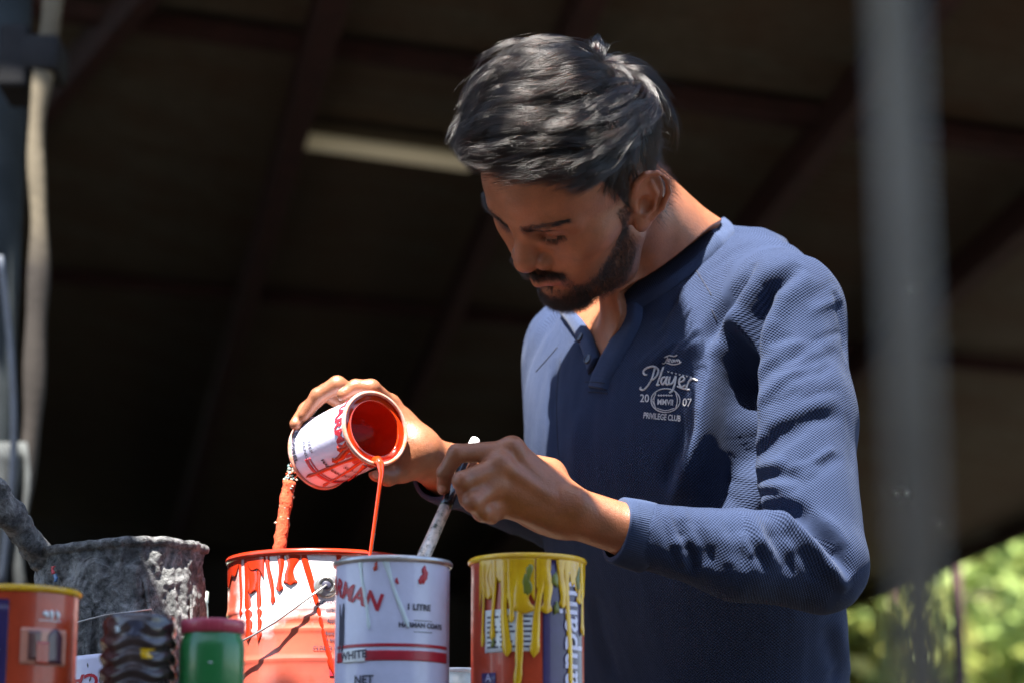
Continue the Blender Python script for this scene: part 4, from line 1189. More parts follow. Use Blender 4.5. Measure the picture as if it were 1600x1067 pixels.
# ---- short hair on the nape and behind the ears, on the real skull surface
xh, yh, zh_ = HEAD_L.T; wn = np.where((xh < -.022) & (xh > -.11) & (zh_ < .03) & (zh_ > -.062 + .3 * np.clip(-.05 - xh, 0, 1)) & (np.linalg.norm(HEAD_L * [1, 1, .8], axis=1) < .118), 1.0, 0)
wn *= smoothstep(-.066, -.030, zh_)
_i = rh.choice(len(wn), 7000, p=wn / wn.sum()); p_ = HEAD_L[_i] + rh.normal(0, .0006, (7000, 3)); n_ = HEAD_NL[_i]
_s = np.linspace(0, 1, 7); _L = rh.uniform(.008, .020, 7000); _d = norm(n_ * .55 + np.array([-.15, 0, -.7]) + rh.normal(0, .16, (7000, 3))); _g = norm(n_ * .10 + np.array([-.05, 0, -1.0]) + rh.normal(0, .16, (7000, 3)))
N_ = p_[:, None] + _L[:, None, None] * (_s[None, :, None] * _d[:, None] * .65 + (_s ** 2)[None, :, None] * _g[:, None] * .35)
curves_obj('nape_hair', HO + N_ @ HM, rh.uniform(.00005, .00008, 7000), M_HAIR, person)

# ---- beard, moustache
def pick(weight, n, rng):
    w = np.clip(weight, 0, None); i = rng.choice(len(w), n, p=w / w.sum()); j = rng.normal(0, .0007, (n, 3))
    nn = HEAD_NL[i]; j = j - nn * (j * nn).sum(1, keepdims=True); return HEAD_L[i] + j, nn
x, y, z = HEAD_L.T; ay = np.abs(y)
inhead = (np.linalg.norm(HEAD_L - np.array([.03, 0, 0]), axis=1) < .15) & (x > -.012)
up_line = np.interp(x, [-.01, .012, .030, .055, .078, .1], [.02, -.006, -.026, -.042, -.056, -.070])
edge = up_line - z
jaw = smoothstep(-.010, .016, edge) * smoothstep(-.114, -.098, z) * smoothstep(-.008, .004, x)
under = smoothstep(-.2, .35, HEAD_NL[:, 2] + .75)               # thins out under the jaw
back_lim = np.interp(z, [-.11, -.095, -.075, -.055, -.03, .0], [.074, .060, .038, .016, .014, .014])
lobe = np.linalg.norm(np.stack([x - .010, ay - .076, z + .016], 1), axis=1)
inhead &= lobe > .017
wb = np.where(inhead, jaw * (.25 + .75 * under) * smoothstep(-.002, .006, x - back_lim), 0)
side_b = np.where(inhead & (ay > .055) & (z < .012) & (z > -.03) & (x > .014) & (x < .032), .9, 0)
wm = np.where(inhead & (x > .076) & (ay < .034) & (z > -.0370) & (z < -.0245) & (z < -.0240 - .18 * ay), 1.0, 0)
wg = np.where(inhead & (x > .066) & (z < -.072) & (z > -.100) & (ay < .032), 1.0, 0) + np.where(inhead & (x > .08) & (z < -.056) & (z > -.064) & (ay < .006), .7, 0)
wcorner = np.where(inhead & (ay > .027) & (ay < .038) & (z < -.036) & (z > -.075) & (x > .058), .8, 0)
def strands(p, nn, L, dirs, rng, k=6, curl=.0009):
    s = np.linspace(0, 1, k); d = norm(nn * .55 + dirs + rng.normal(0, .28, p.shape)); g = norm(nn * .05 + dirs + rng.normal(0, .3, p.shape))
    q = p[:, None] + L[:, None, None] * (s[None, :, None] * d[:, None] * .6 + (s ** 2)[None, :, None] * g[:, None] * .4)
    return q + rng.normal(0, curl, (len(p), 1, 3)) * np.sin(s * 4)[None, :, None]
rb = np.random.default_rng(5)
allS = []; 
p, nn = pick(wb + side_b + wg * 1.2 + wcorner * .6, 16000, rb)
dirs = norm(np.stack([.10 + 0 * p[:, 0], np.sign(p[:, 1]) * .05, -.75 + 0 * p[:, 0]], 1))
allS.append(strands(p, nn, rb.uniform(.0030, .0070, len(p)) * (1 + .35 * (p[:, 2] < -.085)), dirs * .8, rb))
p, nn = pick(wm, 2100, rb); dirs = norm(np.stack([.15 + 0 * p[:, 0], np.sign(p[:, 1]) * .65, -.55 + 0 * p[:, 0]], 1))
allS.append(strands(p, nn, rb.uniform(.0050, .0085, len(p)), dirs, rb, curl=.0004))
B = np.concatenate(allS); B = HO + B @ HM
curves_obj('beard', B, .000075, M_BEARD, person, .6)
# ---- eyebrows
E_ = []
for sgn in (-1, 1):
    path = np.array([(.0985, sgn * .0065, .0300), (.0965, sgn * .020, .0345), (.0900, sgn * .034, .0385), (.0760, sgn * .051, .0385)])
    n = 800; q = rb.uniform(0, 1, n) ** .9; L_ = np.linspace(0, 1, 4); c = np.stack([np.interp(q, L_, path[:, i]) for i in range(3)], 1)
    wdt = np.interp(q, [0, .25, .7, 1], [.0040, .0042, .0030, .0010]); c[:, 2] += rb.normal(0, .55, n) * wdt
    hit = [BODY_BVH.find_nearest(Vector((HO + v @ HM).tolist())) for v in c]
    pp = to_head(np.array([h[0] for h in hit])); nn = np.array([h[1] for h in hit]) @ HM.T
    dirs = norm(np.stack([-.10 - .3 * q, sgn * .8 + 0 * q, .55 - .8 * q], 1)); E_.append(strands(pp, nn * .5, rb.uniform(.005, .009, n), dirs, rb, curl=.0002))
E_ = HO + np.concatenate(E_) @ HM; curves_obj('eyebrows', E_, .00008, M_BEARD, person, .7)
L_all = []
for sgn in (-1, 1):
    path = np.array([(.0876, sgn * .0175, .0162), (.0895, sgn * .026, .0138), (.0880, sgn * .034, .0136), (.0815, sgn * .0450, .0170)]); n = 130
    q = rb.uniform(0, 1, n); c = np.stack([np.interp(q, np.linspace(0, 1, 4), path[:, i]) for i in range(3)], 1)
    hit = [BODY_BVH.find_nearest(Vector((HO + v @ HM).tolist())) for v in c]; pp = to_head(np.array([h[0] for h in hit]))
    dirs = norm(np.stack([.8 - .5 * q, sgn * (-.15 + .8 * q), -.55 + 0 * q], 1)); L_all.append(strands(pp, dirs * .3, rb.uniform(.006, .009, n), dirs, rb, curl=.0001))
curves_obj('eyelashes', HO + np.concatenate(L_all) @ HM, .00009, M_BEARD, person, .8)
# ================================================================== table and paint tins
TABLE_Z = .895
M_WOOD = NT('worn_table_wood')
_c = M_WOOD.n('Mapping'); _c.inputs['Scale'].default_value = (2.5, 40, 40); M_WOOD.l(M_WOOD.obj(), _c.inputs['Vector'])
_g = M_WOOD.noise(1.0, 6, .6, _c.outputs[0]); M_WOOD.base(M_WOOD.ramp(_g, [(.3, (.13, .085, .05)), (.7, (.27, .19, .12))])); M_WOOD.set(Roughness=.8); M_WOOD.bump(_g, .4, .003); M_WOOD = M_WOOD.m
table = empty('work_table', (-.36, 2.1, 0)); tag(table, 'plank work table carrying the paint tins, its top just below the picture', 'table')
for i in range(7):
    mb = MB(); mb.box((-.40, 1.775 + i * .1295, TABLE_Z - .013), (.89, .126, .026)); mb.build('plank', M_WOOD, table, smooth=False, bevel=.002)
for x in (-.78, -.02):
    for y in (1.78, 2.47):
        mb = MB(); mb.box((x, y, (TABLE_Z - .026) / 2), (.06, .06, TABLE_Z - .026)); mb.build('leg', M_WOOD, table, smooth=False, bevel=.003)
for y in (1.78, 2.40):
    mb = MB(); mb.box((-.385, y + .045, TABLE_Z - .066), (.73, .025, .075)); mb.build('rail', M_WOOD, table, smooth=False, bevel=.002)

class Tin:
    """a round tin in its own frame: origin at the base centre, angle 0 faces the camera, u runs right"""
    def __init__(s, name, label, base, r, h, axis=(0, 0, 1), front=None, group='paint tins on the table', cat='paint tin'):
        s.r, s.h = r, h; z = norm(axis); fr = norm(-FWD if front is None else front)
        fr = norm(fr - z * (fr @ z)); rt = np.cross(z, fr) * 1.0
        s.M = np.eye(4); s.M[:3, 0] = np.cross(-fr, z) * 1; s.M[:3, 1] = -fr; s.M[:3, 2] = z; s.M[:3, 3] = base
        s.root = empty(name, base); tag(s.root, label, cat, group)
    def w(s, p): return np.asarray(p) @ s.M[:3, :3].T + s.M[:3, 3]
    def pt(s, th, z, dr=0.0):
        th = np.asarray(th); r = s.r + dr; return s.w(np.stack([r * np.sin(th), -r * np.cos(th), np.broadcast_to(z, th.shape)], -1))
    def part(s, mb, name, mat, smooth=True, parent=None, bevel=0):
        return mb.build(name, mat, parent or s.root, smooth, bevel, M=s.M)
    def shell(s, wall_mat, rim_mat, paint_mat=None, fill=.7, beads=(), rim=.0028, n=96, dent=None):
        r, h = s.r, s.h; mb = MB()
        prof = [(r, .004)]
        zs = sorted(set(list(np.linspace(.004, h - .004, 14)) + [b + d for b in beads for d in (-.006, -.003, 0, .003, .006)]))
        prof = [(r + sum(.0013 * math.exp(-((z - b) / .0026) ** 2) for b in beads), z) for z in zs]
        fn = None
        if dent: fn = lambda t, rr, z: (rr + dent * (math.sin(3 * t + 1) * math.sin(z * 30) + .5 * math.sin(7 * t + z * 55)), z)
        mb.lathe(prof, n=n, fn=fn); s.part(mb, 'wall', wall_mat)
        mb = MB(); a = np.linspace(0, 2 * np.pi, 13)
        mb.lathe([(r + .0006 + rim * math.cos(q) * .8, h - rim + rim * math.sin(q)) for q in a], n=n); s.part(mb, 'rim', rim_mat)
        mb = MB(); mb.lathe([(r + .0004 + .002 * math.cos(q), .0024 + .0022 * math.sin(q)) for q in a], n=n); s.part(mb, 'base_seam', rim_mat)
        mb = MB(); mb.lathe([(r - .0016, h - .002), (r - .0016, .003), (.0005, .0025)], n=n); s.part(mb, 'lining', rim_mat if paint_mat is None else paint_mat)
        if paint_mat is not None and fill:
            mb = MB(); mb.lathe([(r - .002, h * fill), (.0005, h * fill)], n=n); s.part(mb, 'paint', paint_mat)
    def sheet(s, name, mat, th0, th1, z0, z1, dr=.0004, nt=40, nz=10, zfn=None, thick=.0003, skew=0.0):
        """curved patch; zfn(theta)->(z0,z1) makes ragged edges"""
        mb = MB(); T = np.linspace(th0, th1, nt)
        for t in T:
            a, b = (z0, z1) if zfn is None else zfn(t)
            for q in np.linspace(0, 1, nz):
                z = a + (b - a) * q; tt = t + skew * (z - z0); mb.v.append(((s.r + dr) * math.sin(tt), -(s.r + dr) * math.cos(tt), z))
        mb.f = [(i * nz + j, (i + 1) * nz + j, (i + 1) * nz + j + 1, i * nz + j + 1) for i in range(nt - 1) for j in range(nz - 1)]
        o = s.part(mb, name, mat)
        if thick: q = o.modifiers.new('t', 'SOLIDIFY'); q.thickness = thick; q.offset = 1
        return o
    def text(s, name, body, mat, th, z, size, rot=0.0, bold=0.0, arch=0.0, dr=.0007, squash=1.0, align='CENTER'):
        v, f = text_mesh(body, size, bold, align); v, f = refine(v, f, size * .5)
        v[:, 0] *= squash
        c, q = math.cos(rot), math.sin(rot); x = v[:, 0] * c - v[:, 1] * q; y = v[:, 0] * q + v[:, 1] * c
        if arch: y = y + arch * x * x
        t = th + x / s.r; mb = MB()
        mb.v = [tuple(p) for p in np.stack([(s.r + dr) * np.sin(t), -(s.r + dr) * np.cos(t), z + y], -1)]; mb.f = f
        return s.part(mb, name, mat, smooth=False)
    def blob(s, name, mat, th, z, w, h, seed=0, dr=.0006):
        """an irregular dab of paint"""
        r = np.random.default_rng(seed); n = 26; mb = MB(); a = np.linspace(0, 2 * np.pi, n, endpoint=False)
        rr = 1 + .22 * np.sin(2 * a + r.uniform(0, 6)) + .16 * np.sin(3 * a + r.uniform(0, 6)) + .10 * np.sin(6 * a + r.uniform(0, 6))
        for q, hh in ((1.0, 0.0), (.85, .0005), (.5, .0008)):
            for ang, k in zip(a, rr): t = th + q * k * w / 2 * math.cos(ang) / s.r; R_ = s.r + dr + hh; mb.v.append((R_ * math.sin(t), -R_ * math.cos(t), z + q * k * h / 2 * math.sin(ang)))
        mb.f = [(i * n + j, i * n + (j + 1) % n, (i + 1) * n + (j + 1) % n, (i + 1) * n + j) for i in range(2) for j in range(n)] + [tuple(2 * n + j for j in range(n))]
        return s.part(mb, name, mat)
    def drip(s, name, mat, th, z0, z1, w, sway=0.0, seed=0, bulb=1.35, dr=0.0):
        """a run of paint down the wall, thicker at its end"""
        r = np.random.default_rng(seed); n = 18; mb = MB(); ph = r.uniform(0, 6); m = 7
        for i in range(n):
            q = i / (n - 1); z = z0 + (z1 - z0) * q
            ww = w * (1.25 - .45 * min(1, q * 3) + .14 * math.sin(q * 9 + ph)); ww *= (bulb if q > .85 else 1)
            if q > .93: ww *= max(.12, math.sqrt(max(0, 1 - ((q - .93) / .07) ** 2)))
            t = th + (sway * q + .12 * w / s.r * math.sin(q * 7 + ph)) 
            hh = .0007 + .0011 * (q ** 2)
            for j in range(m):
                k = j / (m - 1) * 2 - 1; rr = s.r + dr + .0002 + hh * max(0, 1 - k * k) ** .6
                tt = t + k * ww / 2 / s.r; mb.v.append((rr * math.sin(tt), -rr * math.cos(tt), z))
        mb.f = [(i * m + j, (i + 1) * m + j, (i + 1) * m + j + 1, i * m + j + 1) for i in range(n - 1) for j in range(m - 1)]
        return s.part(mb, name, mat)

def paint_mat(name, c, rough=.28, var=.12, scale=25, c2=None, coat=.3):
    t = NT(name); c = np.array(c); f = t.noise(scale, 5, .6)
    t.base(t.ramp(f, [(.3, tuple(c * (1 - var))), (.72, tuple(np.minimum(c * (1 + var), 1) if c2 is None else c2))]))
    t.set(Roughness=rough, Specular_IOR_Level=.5, Coat_Weight=coat); t.bump(t.noise(scale * 4, 4), .25, .0006); return t.m
M_ORANGE = paint_mat('orange_red_enamel', (.43, .026, .006), .22, .18)
M_WET = paint_mat('wet_orange_paint', (.52, .034, .005), .10, .06, coat=.8)
M_WHITE = paint_mat('white_label', (.65, .66, .83), .36, .06, 60)
M_PWHITE = paint_mat('white_paint', (.78, .80, .80), .3, .05)
M_TINMETAL = plain('tinplate', (.55, .54, .52), .35, .2, 60, metal=.85)
M_INKR = paint_mat('red_print', (.46, .018, .035), .4, .15, 80, coat=.1)
M_INKB = paint_mat('dark_print', (.045, .045, .075), .45, .2, 80, coat=.1)
M_YELLOW = paint_mat('yellow_paint', (.78, .40, .003), .25, .22, 34, (.86, .54, .006))
M_GREENP = paint_mat('olive_smudge', (.13, .15, .012), .4, .4)
M_CREAM = paint_mat('pale_drip', (.62, .72, .74), .3, .05)

# ---- white one-litre tin
tin = Tin('paint_tin', 'white one-litre tin with red bands and a WHITE sticker, brush handle standing in it', P(614, 882, 2.15) * [1, 1, 0] + [0, 0, TABLE_Z], .0506, P(614, 878, 2.15)[2] - TABLE_Z)
tin.shell(M_WHITE, M_TINMETAL, M_ORANGE, .75)
H1 = tin.h; yz = lambda y, d=2.10: P(614, y, d)[2] - TABLE_Z
tin.sheet('band', M_INKR, -1.15, 1.25, yz(1034), yz(1018))
tin.sheet('band', M_INKR, -1.15, 1.25, yz(1012), yz(1007))
_h = tin.text('lettering', 'HARMAN', M_INKR, -.98, yz(930), .0205, rot=-.33, bold=.0006, squash=1.0)
tin.text('lettering', '1 LITRE', M_INKB, .52, yz(953), .0072, bold=.0003)
tin.text('lettering', 'HARMAN COATS', M_INKB, .60, yz(981), .0058, bold=.00025)
for _y in (970, 988): tin.sheet('print_line', M_INKB, .42, .80, yz(_y) - .0003, yz(_y) + .0003, nt=8, nz=2, thick=0)
tin.sheet('sticker', M_PWHITE, -.92, -.42, yz(1036), yz(1014), dr=.0010, skew=0)
tin.text('lettering', 'WHITE', M_INKB, -.67, yz(1030), .0095, bold=.0003, dr=.0016, rot=.06)
tin.text('lettering', 'NET', M_INKB, -.45, yz(1070), .010, bold=.0003)
tin.drip('drip', M_CREAM, -.55, H1 - .004, yz(985), .0040, .20, 1); tin.drip('drip', M_CREAM, -.10, H1 - .004, yz(983), .0045, .42, 2)
for th, y, w, m_ in ((.62, 896, .0075, M_INKR), (.54, 905, .004, M_INKR), (.12, 908, .003, M_INKR), (-.25, 885, .004, M_ORANGE)):
    tin.blob('smudge', m_, th, yz(y), w, w * 1.7, int(y))
tin.sheet('smudge', M_INKB, -1.08, -.92, yz(1012), yz(955), zfn=lambda t: (yz(1012) + .004 * math.sin(t * 60), yz(950) + .006 * math.sin(t * 45)))

# ---- yellow-splashed tin
M_AORANGE = paint_mat('orange_red_label', (.52, .055, .012), .35, .14, 50)
M_PURPLE = paint_mat('purple_label', (.035, .018, .10), .4, .2, 50)
M_LILAC = paint_mat('pale_lettering', (.62, .60, .78), .45, .1)
tin2 = Tin('paint_tin', 'orange and purple tin thickly splashed with yellow drips, beside the sleeve cuff', P(824, 880, 2.15) * [1, 1, 0] + [0, 0, TABLE_Z], .0500, P(824, 874, 2.15)[2] - TABLE_Z)
tin2.shell(M_AORANGE, M_YELLOW, M_YELLOW, .8, rim=.0030)
H2 = tin2.h
tin2.sheet('label_band', M_PURPLE, .26, 1.22, .006, H2 - .006)
tin2.sheet('label_panel', M_PWHITE, -.82, .20, yz(1020), yz(952), dr=.0006)
for i in range(7):
    for a, b in ((-.76, -.52), (-.49, -.22), (-.18, .12)):
        tin2.sheet('print_line', M_INKB, a, b - .04 * (i % 3), yz(1012 - i * 8) - .0009, yz(1012 - i * 8) + .0009, dr=.0011, nt=6, nz=2, thick=0)
tin2.text('lettering', 'asianpaints', M_LILAC, .98, yz(1005), .0330, rot=math.pi / 2, bold=.0004, squash=1.0, dr=.0020)
def ragged(base, amp, seed, lo):
    r = np.random.default_rng(seed); ph = r.uniform(0, 6, 6)
    return lambda t: (max(lo, base + amp * (math.sin(t * 7 + ph[0]) * .5 + math.sin(t * 17 + ph[1]) * .35 + math.sin(t * 41 + ph[2]) * .25)), H2 - .003)
tin2.sheet('paint_coat', M_YELLOW, -.95, .12, 0, 0, dr=.0014, nt=90, zfn=ragged(yz(925), .018, 4, .03), thick=.0006)
tin2.sheet('paint_coat', M_YELLOW, .14, .40, 0, 0, dr=.0014, nt=40, zfn=ragged(yz(912), .012, 9, .03), thick=.0006)
tin2.sheet('paint_coat', M_YELLOW, .55, 1.4, 0, 0, dr=.0014, nt=70, zfn=ragged(yz(905), .016, 6, .03), thick=.0006)
for i, (th, y, w, sw) in enumerate(((-.78, 935, .010, .05), (-.60, 1002, .0050, -.03), (-.42, 1028, .0080, .05), (-.30, 975, .006, .02), (-.12, 960, .016, .05), (-.05, 1080, .0075, -.15),
                                   (.28, 1030, .0075, -.20), (.30, 960, .010, .04), (.72, 1075, .0065, .08), (.60, 950, .008, .03), (1.05, 940, .008, .02), (1.2, 990, .006, -.02), (-.86, 1010, .004, .02))):
    tin2.drip('drip', M_YELLOW, th, H2 - .006, yz(y), w, sw, i + 30, dr=.0016)
for th, y, w in ((.02, 895, .010), (.48, 905, .009), (-.02, 915, .013), (.5, 950, .008), (-.62, 1005, .006), (1.02, 900, .012)):
    tin2.blob('smudge', M_GREENP, th, yz(y), w * .55, w * 1.6, int(y) + 5, dr=.0022)
tin2.sheet('label_mark', M_PURPLE, -.90, -.58, .004, yz(1052), dr=.0006)
tin2.text('lettering', 'A', M_LILAC, -.74, yz(1066), .010, dr=.0011)

# ---- large tin of orange paint, lit by the sun
def orange_label():
    t = NT('splashed_label'); o = t.n('Mapping'); t.l(t.obj(), o.inputs['Vector'])
    sp = t.n('SeparateXYZ'); t.l(t.obj(), sp.inputs[0])
    n1 = t.noise(16, 6, .6); n2 = t.noise(60, 4); n3 = t.noise(140, 3)
    # washes of thinned orange over the lower half and the left side (x and z are in world metres round the tin)
    low = t.math('MULTIPLY', t.math('SUBTRACT', 1.046, sp.outputs[2]), 24.0)
    left = t.math('MULTIPLY', t.math('SUBTRACT', -.252, sp.outputs[0]), 30.0)
    m = t.math('ADD', t.math('ADD', t.math('MAXIMUM', low, 0.0), t.math('MAXIMUM', left, 0.0)), t.math('MULTIPLY', t.math('SUBTRACT', n1, .5), 2.6))
    wash = t.ramp(m, [(.20, 0.0), (.85, .94)])
    col = t.cmix(t.ramp(n2, [(.60, 0.0), (.68, .55)]), (.74, .70, .72), (.62, .30, .28))
    col = t.cmix(t.ramp(n3, [(.68, 0.0), (.72, .7)]), col, (.20, .45, .60))
    col = t.cmix(wash, col, t.ramp(n1, [(.3, (.40, .026, .007)), (.7, (.54, .080, .025))]))
    t.base(col); t.set(Roughness=.32, Coat_Weight=.3); t.bump(n1, .2, .001); return t.m
OC = P(500, 875, 2.465)
tin3 = Tin('paint_tin', 'large tin streaked with orange paint, wire handle and stirring stick, under the stream', [OC[0], OC[1], TABLE_Z], .0925, OC[2] - TABLE_Z)
H3 = tin3.h; z3 = lambda y: P(500, y, 2.378)[2] - TABLE_Z
tin3.shell(orange_label(), M_ORANGE, M_WET, .8, beads=(z3(950), z3(966), z3(985), z3(1032)), rim=.0034, n=128)
for i, (th, y, w, sw) in enumerate(((-.80, 1000, .012, .04), (-.62, 1002, .007, .02), (-.95, 960, .006, .06), (-.52, 945, .006, .1), (-.35, 925, .0065, .0), (-.22, 915, .012, -.02), (-.10, 1060, .0060, .36), (.28, 935, .0045, .0), (-.72, 925, .016, .0))):
    tin3.drip('drip', M_ORANGE, th, H3 - .005, z3(y), w, sw, i + 60)
tin3.sheet('paint_coat', M_ORANGE, -1.5, -.55, 0, 0, nt=70, dr=.0008, zfn=lambda t: (H3 - .018 - .012 * math.sin(t * 9) - .006 * math.sin(t * 23), H3 - .003))
for i, (ln, y, sz) in enumerate((('DIRECTIONS FOR USE', 943, .0066), ('surface   Paint', 953, .0048), ('Apply   paint', 970, .0048),
                                 ('where necessary', 990, .0050), ('be applied after', 999, .0050), ('CLOSED WHEN NOT', 1014, .0058))):
    tin3.text('lettering', ln, M_INKB, .28, z3(y) - .003, sz, bold=.0001, squash=.86)
tin3.sheet('band', M_INKR, .20, 1.3, z3(1060), z3(1048)); tin3.sheet('band', M_INKR, .20, 1.3, z3(1041), z3(1036))
earth = math.asin((515 - 500) / 3778 * 2.375 / .0925) + .05; ear = np.array([tin3.pt(earth, z3(916), .0)])[0]
_n = norm(tin3.pt(earth, z3(916), .01) - ear)
def disc(mb, c, n, r, t):
    mb.tube([c, c + n * t * .6, c + n * t], [r, r, r * .82], 28)
mb = MB(); disc(mb, ear, _n, .0125, .0022); mb.tube([ear + _n * .0022 + RGT * .0075 * math.cos(a) + UPV * .0075 * math.sin(a) for a in np.linspace(0, 6.5, 30)], .0013, 8)
_ear = mb.build('ear', M_TINMETAL, tin3.root); mb = MB(); disc(mb, ear + _n * .0024, _n, .0045, .0016); mb.build('ear_hole', M_INKB, _ear)
wire = [(517, 921), (500, 934), (478, 953), (450, 976), (420, 995), (392, 1008), (372, 1013), (350, 1008)]
wp = []
for x, y in wire:
    th = math.asin(max(-1, min(1, (x - 500) / 3778 * 2.38 / .0925))); wp.append(tin3.pt(th, z3(y), .009 + .004 * math.sin(x * .02)))
wp[0] = ear + _n * .004
mb = MB(); mb.tube(wp, .0011, 8); mb.build('wire_handle', M_TINMETAL, tin3.root)

# ---- cement-crusted pail
def crust_material():
    t = NT('grey_cement_crust'); a = t.noise(34, 8, .7, dist=1.2); b = t.noise(170, 6, .7); c = t.noise(12, 3)
    col = t.cmix(.5, t.ramp(a, [(.34, (.035, .037, .040)), (.50, (.15, .155, .155)), (.62, (.55, .56, .56))]), t.ramp(b, [(.36, (.03, .031, .033)), (.62, (.36, .365, .36))]))
    col = t.cmix(t.ramp(c, [(.55, 0.0), (.66, .6)]), col, (.045, .040, .048))
    t.base(col); t.set(Roughness=.9, Specular_IOR_Level=.25); t.bump(b, .9, .006); t.bump(a, .7, .012); return t.m
M_CRUST = crust_material()
DC = P(186, 866, 2.44); dax = norm(np.array([-.075, .02, 1.0]))
DB = DC - dax * ((DC[2] - TABLE_Z - .012) / dax[2])
pail = Tin('pail', 'grey pail crusted all over with dried cement, a coated stick leaning in it', DB, .0832, (DC - DB) @ dax, axis=dax, group='paint tins on the table', cat='pail')
_r = np.random.default_rng(5); _ph = _r.uniform(0, 6, (30, 2)); _fr = np.stack([_r.integers(2, 40, 30), _r.uniform(10, 190, 30)], 1)
def crust(t, r, z):
    d = sum(math.sin(f[0] * t + p[0]) * math.sin(f[1] * z + p[1]) / (1 + .03 * f[0] + .003 * f[1]) for f, p in zip(_fr, _ph)) * .00075
    e = .0013 * (math.sin(t * 5 + 1) * .5 + math.sin(t * 13) * .3 + math.sin(t * 29 + 2) * .3) if z > pail.h - .012 else 0
    return r + d, z + e
mb = MB(); mb.lathe([(.0815 + .0015 * (z / pail.h), z) for z in np.linspace(.0, pail.h - .006, 100)] + [(.0860, pail.h - .005), (.0873, pail.h - .001), (.0860, pail.h + .003), (.0820, pail.h + .003), (.0800, pail.h - .003), (.0780, pail.h - .05), (.001, pail.h - .055)], n=300, fn=crust, cap0=True)
_v = np.array(mb.v); _rad = norm(_v * [1, 1, 0]); _d = .0011 * vnoise(_v, 160, 31, 2) + .0009 * np.abs(vnoise(_v, 420, 32, 2)) + .0006 * vnoise(_v, 1100, 33, 2)
mb.v = [tuple(p) for p in _v + _rad * _d[:, None] * (np.linalg.norm(_v[:, :2], axis=1) > .03)[:, None]]
pail.part(mb, 'body', M_CRUST)
for i in range(26):
    th = _r.uniform(-1.3, 1.3); z0 = _r.uniform(.04, pail.h - .006); pail.drip('crust_run', M_CRUST, th, z0, z0 - _r.uniform(.02, .07), _r.uniform(.003, .009), _r.uniform(-.12, .12), i + 200, dr=_r.uniform(.0, .003))
pail.sheet('paper_label', M_WHITE, -.62, -.05, pail.h - .152, pail.h - .109, dr=.0035, thick=.0004)
pail.text('lettering', 'CA', M_INKR, -.27, pail.h - .128, .020, rot=math.pi, bold=.0005, dr=.0046)
mb = MB(); mb.tube([pail.pt(-.75, pail.h - .075, .006), pail.pt(-.4, pail.h - .078, .008), pail.pt(0, pail.h - .073, .008), pail.pt(.5, pail.h - .069, .007)], .0008, 6); mb.build('wire', M_TINMETAL, pail.root)
pail.drip('smudge', M_INKR, -.66, pail.h - .018, pail.h - .026, .005, 0, 91, dr=.004); pail.drip('smudge', paint_mat('blue_smudge', (.03, .10, .25)), -.62, pail.h - .026, pail.h - .034, .006, 0, 92, dr=.004)
def rough_stick(name, label, pts, rad, mat, cat='stick', amp=.25, seed=1, n=20):
    r = np.random.default_rng(seed); pts = np.array(pts); m = 46
    L = np.linspace(0, 1, len(pts)); q = np.linspace(0, 1, m); c = np.stack([np.interp(q, L, pts[:, i]) for i in range(3)], 1); rr = np.interp(q, L, rad)
    mb = MB(); mb.tube(c, rr, n); v = np.array(mb.v)
    ax = np.repeat(c, n, 0); v = ax + (v - ax) * (1 + amp * (vnoise(v, 260, seed, 3) + .5 * vnoise(v, 900, seed + 1, 2)))[:, None]
    mb.v = [tuple(p) for p in v]; o = mb.build(name, mat); tag(o, label, cat); return o
rough_stick('cement_stick', 'stick caked in grey cement leaning out of the crusted pail', [P(-70, 700, 2.34), P(5, 790, 2.37), P(62, 868, 2.40), P(105, 930, 2.42)], [.0150, .0150, .0125, .012], M_CRUST, seed=4, amp=.22)

# ---- foreground: green jar, ribbed jar, orange tin at the left edge
def fg(px, d): p = P(px, 1000, d); return np.array([p[0], p[1], TABLE_Z])
jd = 1.95; jz = lambda y: P(330, y, jd - .026)[2] - TABLE_Z
jar = Tin('jar', 'green plastic jar with a red screw lid in front of the tins', fg(332, jd), .0262, jz(985), group='jars in front of the tins', cat='jar')
M_GPL = paint_mat('green_plastic', (.02, .19, .045), .35, .1, 12); M_RPL = paint_mat('red_plastic', (.50, .05, .085), .4, .1, 12)
mb = MB(); mb.lathe([(.001, .0), (.024, .0), (.0262, .003), (.0262, jar.h - .012), (.0255, jar.h - .006), (.0235, jar.h - .002), (.0235, jar.h + .004)], n=64); jar.part(mb, 'body', M_GPL)
mb = MB(); _lh = jz(963) - jz(985)
mb.lathe([(.0240, jar.h), (.0255, jar.h + .001), (.0258, jar.h + _lh - .002), (.0248, jar.h + _lh), (.001, jar.h + _lh + .0005)], n=96, fn=lambda t, r, z: (r + (.0004 * math.sin(t * 60) if .0252 < r else 0), z)); jar.part(mb, 'lid', M_RPL)
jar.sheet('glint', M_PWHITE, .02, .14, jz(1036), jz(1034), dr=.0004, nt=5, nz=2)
def ribbed_material():
    t = NT('brown_smoked_plastic'); n = t.noise(30, 5)
    t.base(t.ramp(n, [(.3, (.030, .018, .018)), (.6, (.075, .050, .048)), (.8, (.20, .15, .14))])); t.set(Roughness=.25, Coat_Weight=.6); return t.m
bt = Tin('ribbed_jar', 'brown jar with wavy ribs standing between orange tin and green jar', fg(217, jd), .0290, jz(957), group='jars in front of the tins', cat='jar')
def rib(t, r, z):
    if r < .02: return r, z
    w = math.sin((z + .0025 * math.sin(t * 5)) * 2 * math.pi / .0125); return r + .0022 * w * (1 if z < bt.h - .018 else .25), z
mb = MB(); mb.lathe([(.001, 0), (.027, 0)] + [(.029, z) for z in np.linspace(.002, bt.h - .003, 44)] + [(.0275, bt.h), (.001, bt.h)], n=96, fn=rib); bt.part(mb, 'body', ribbed_material())
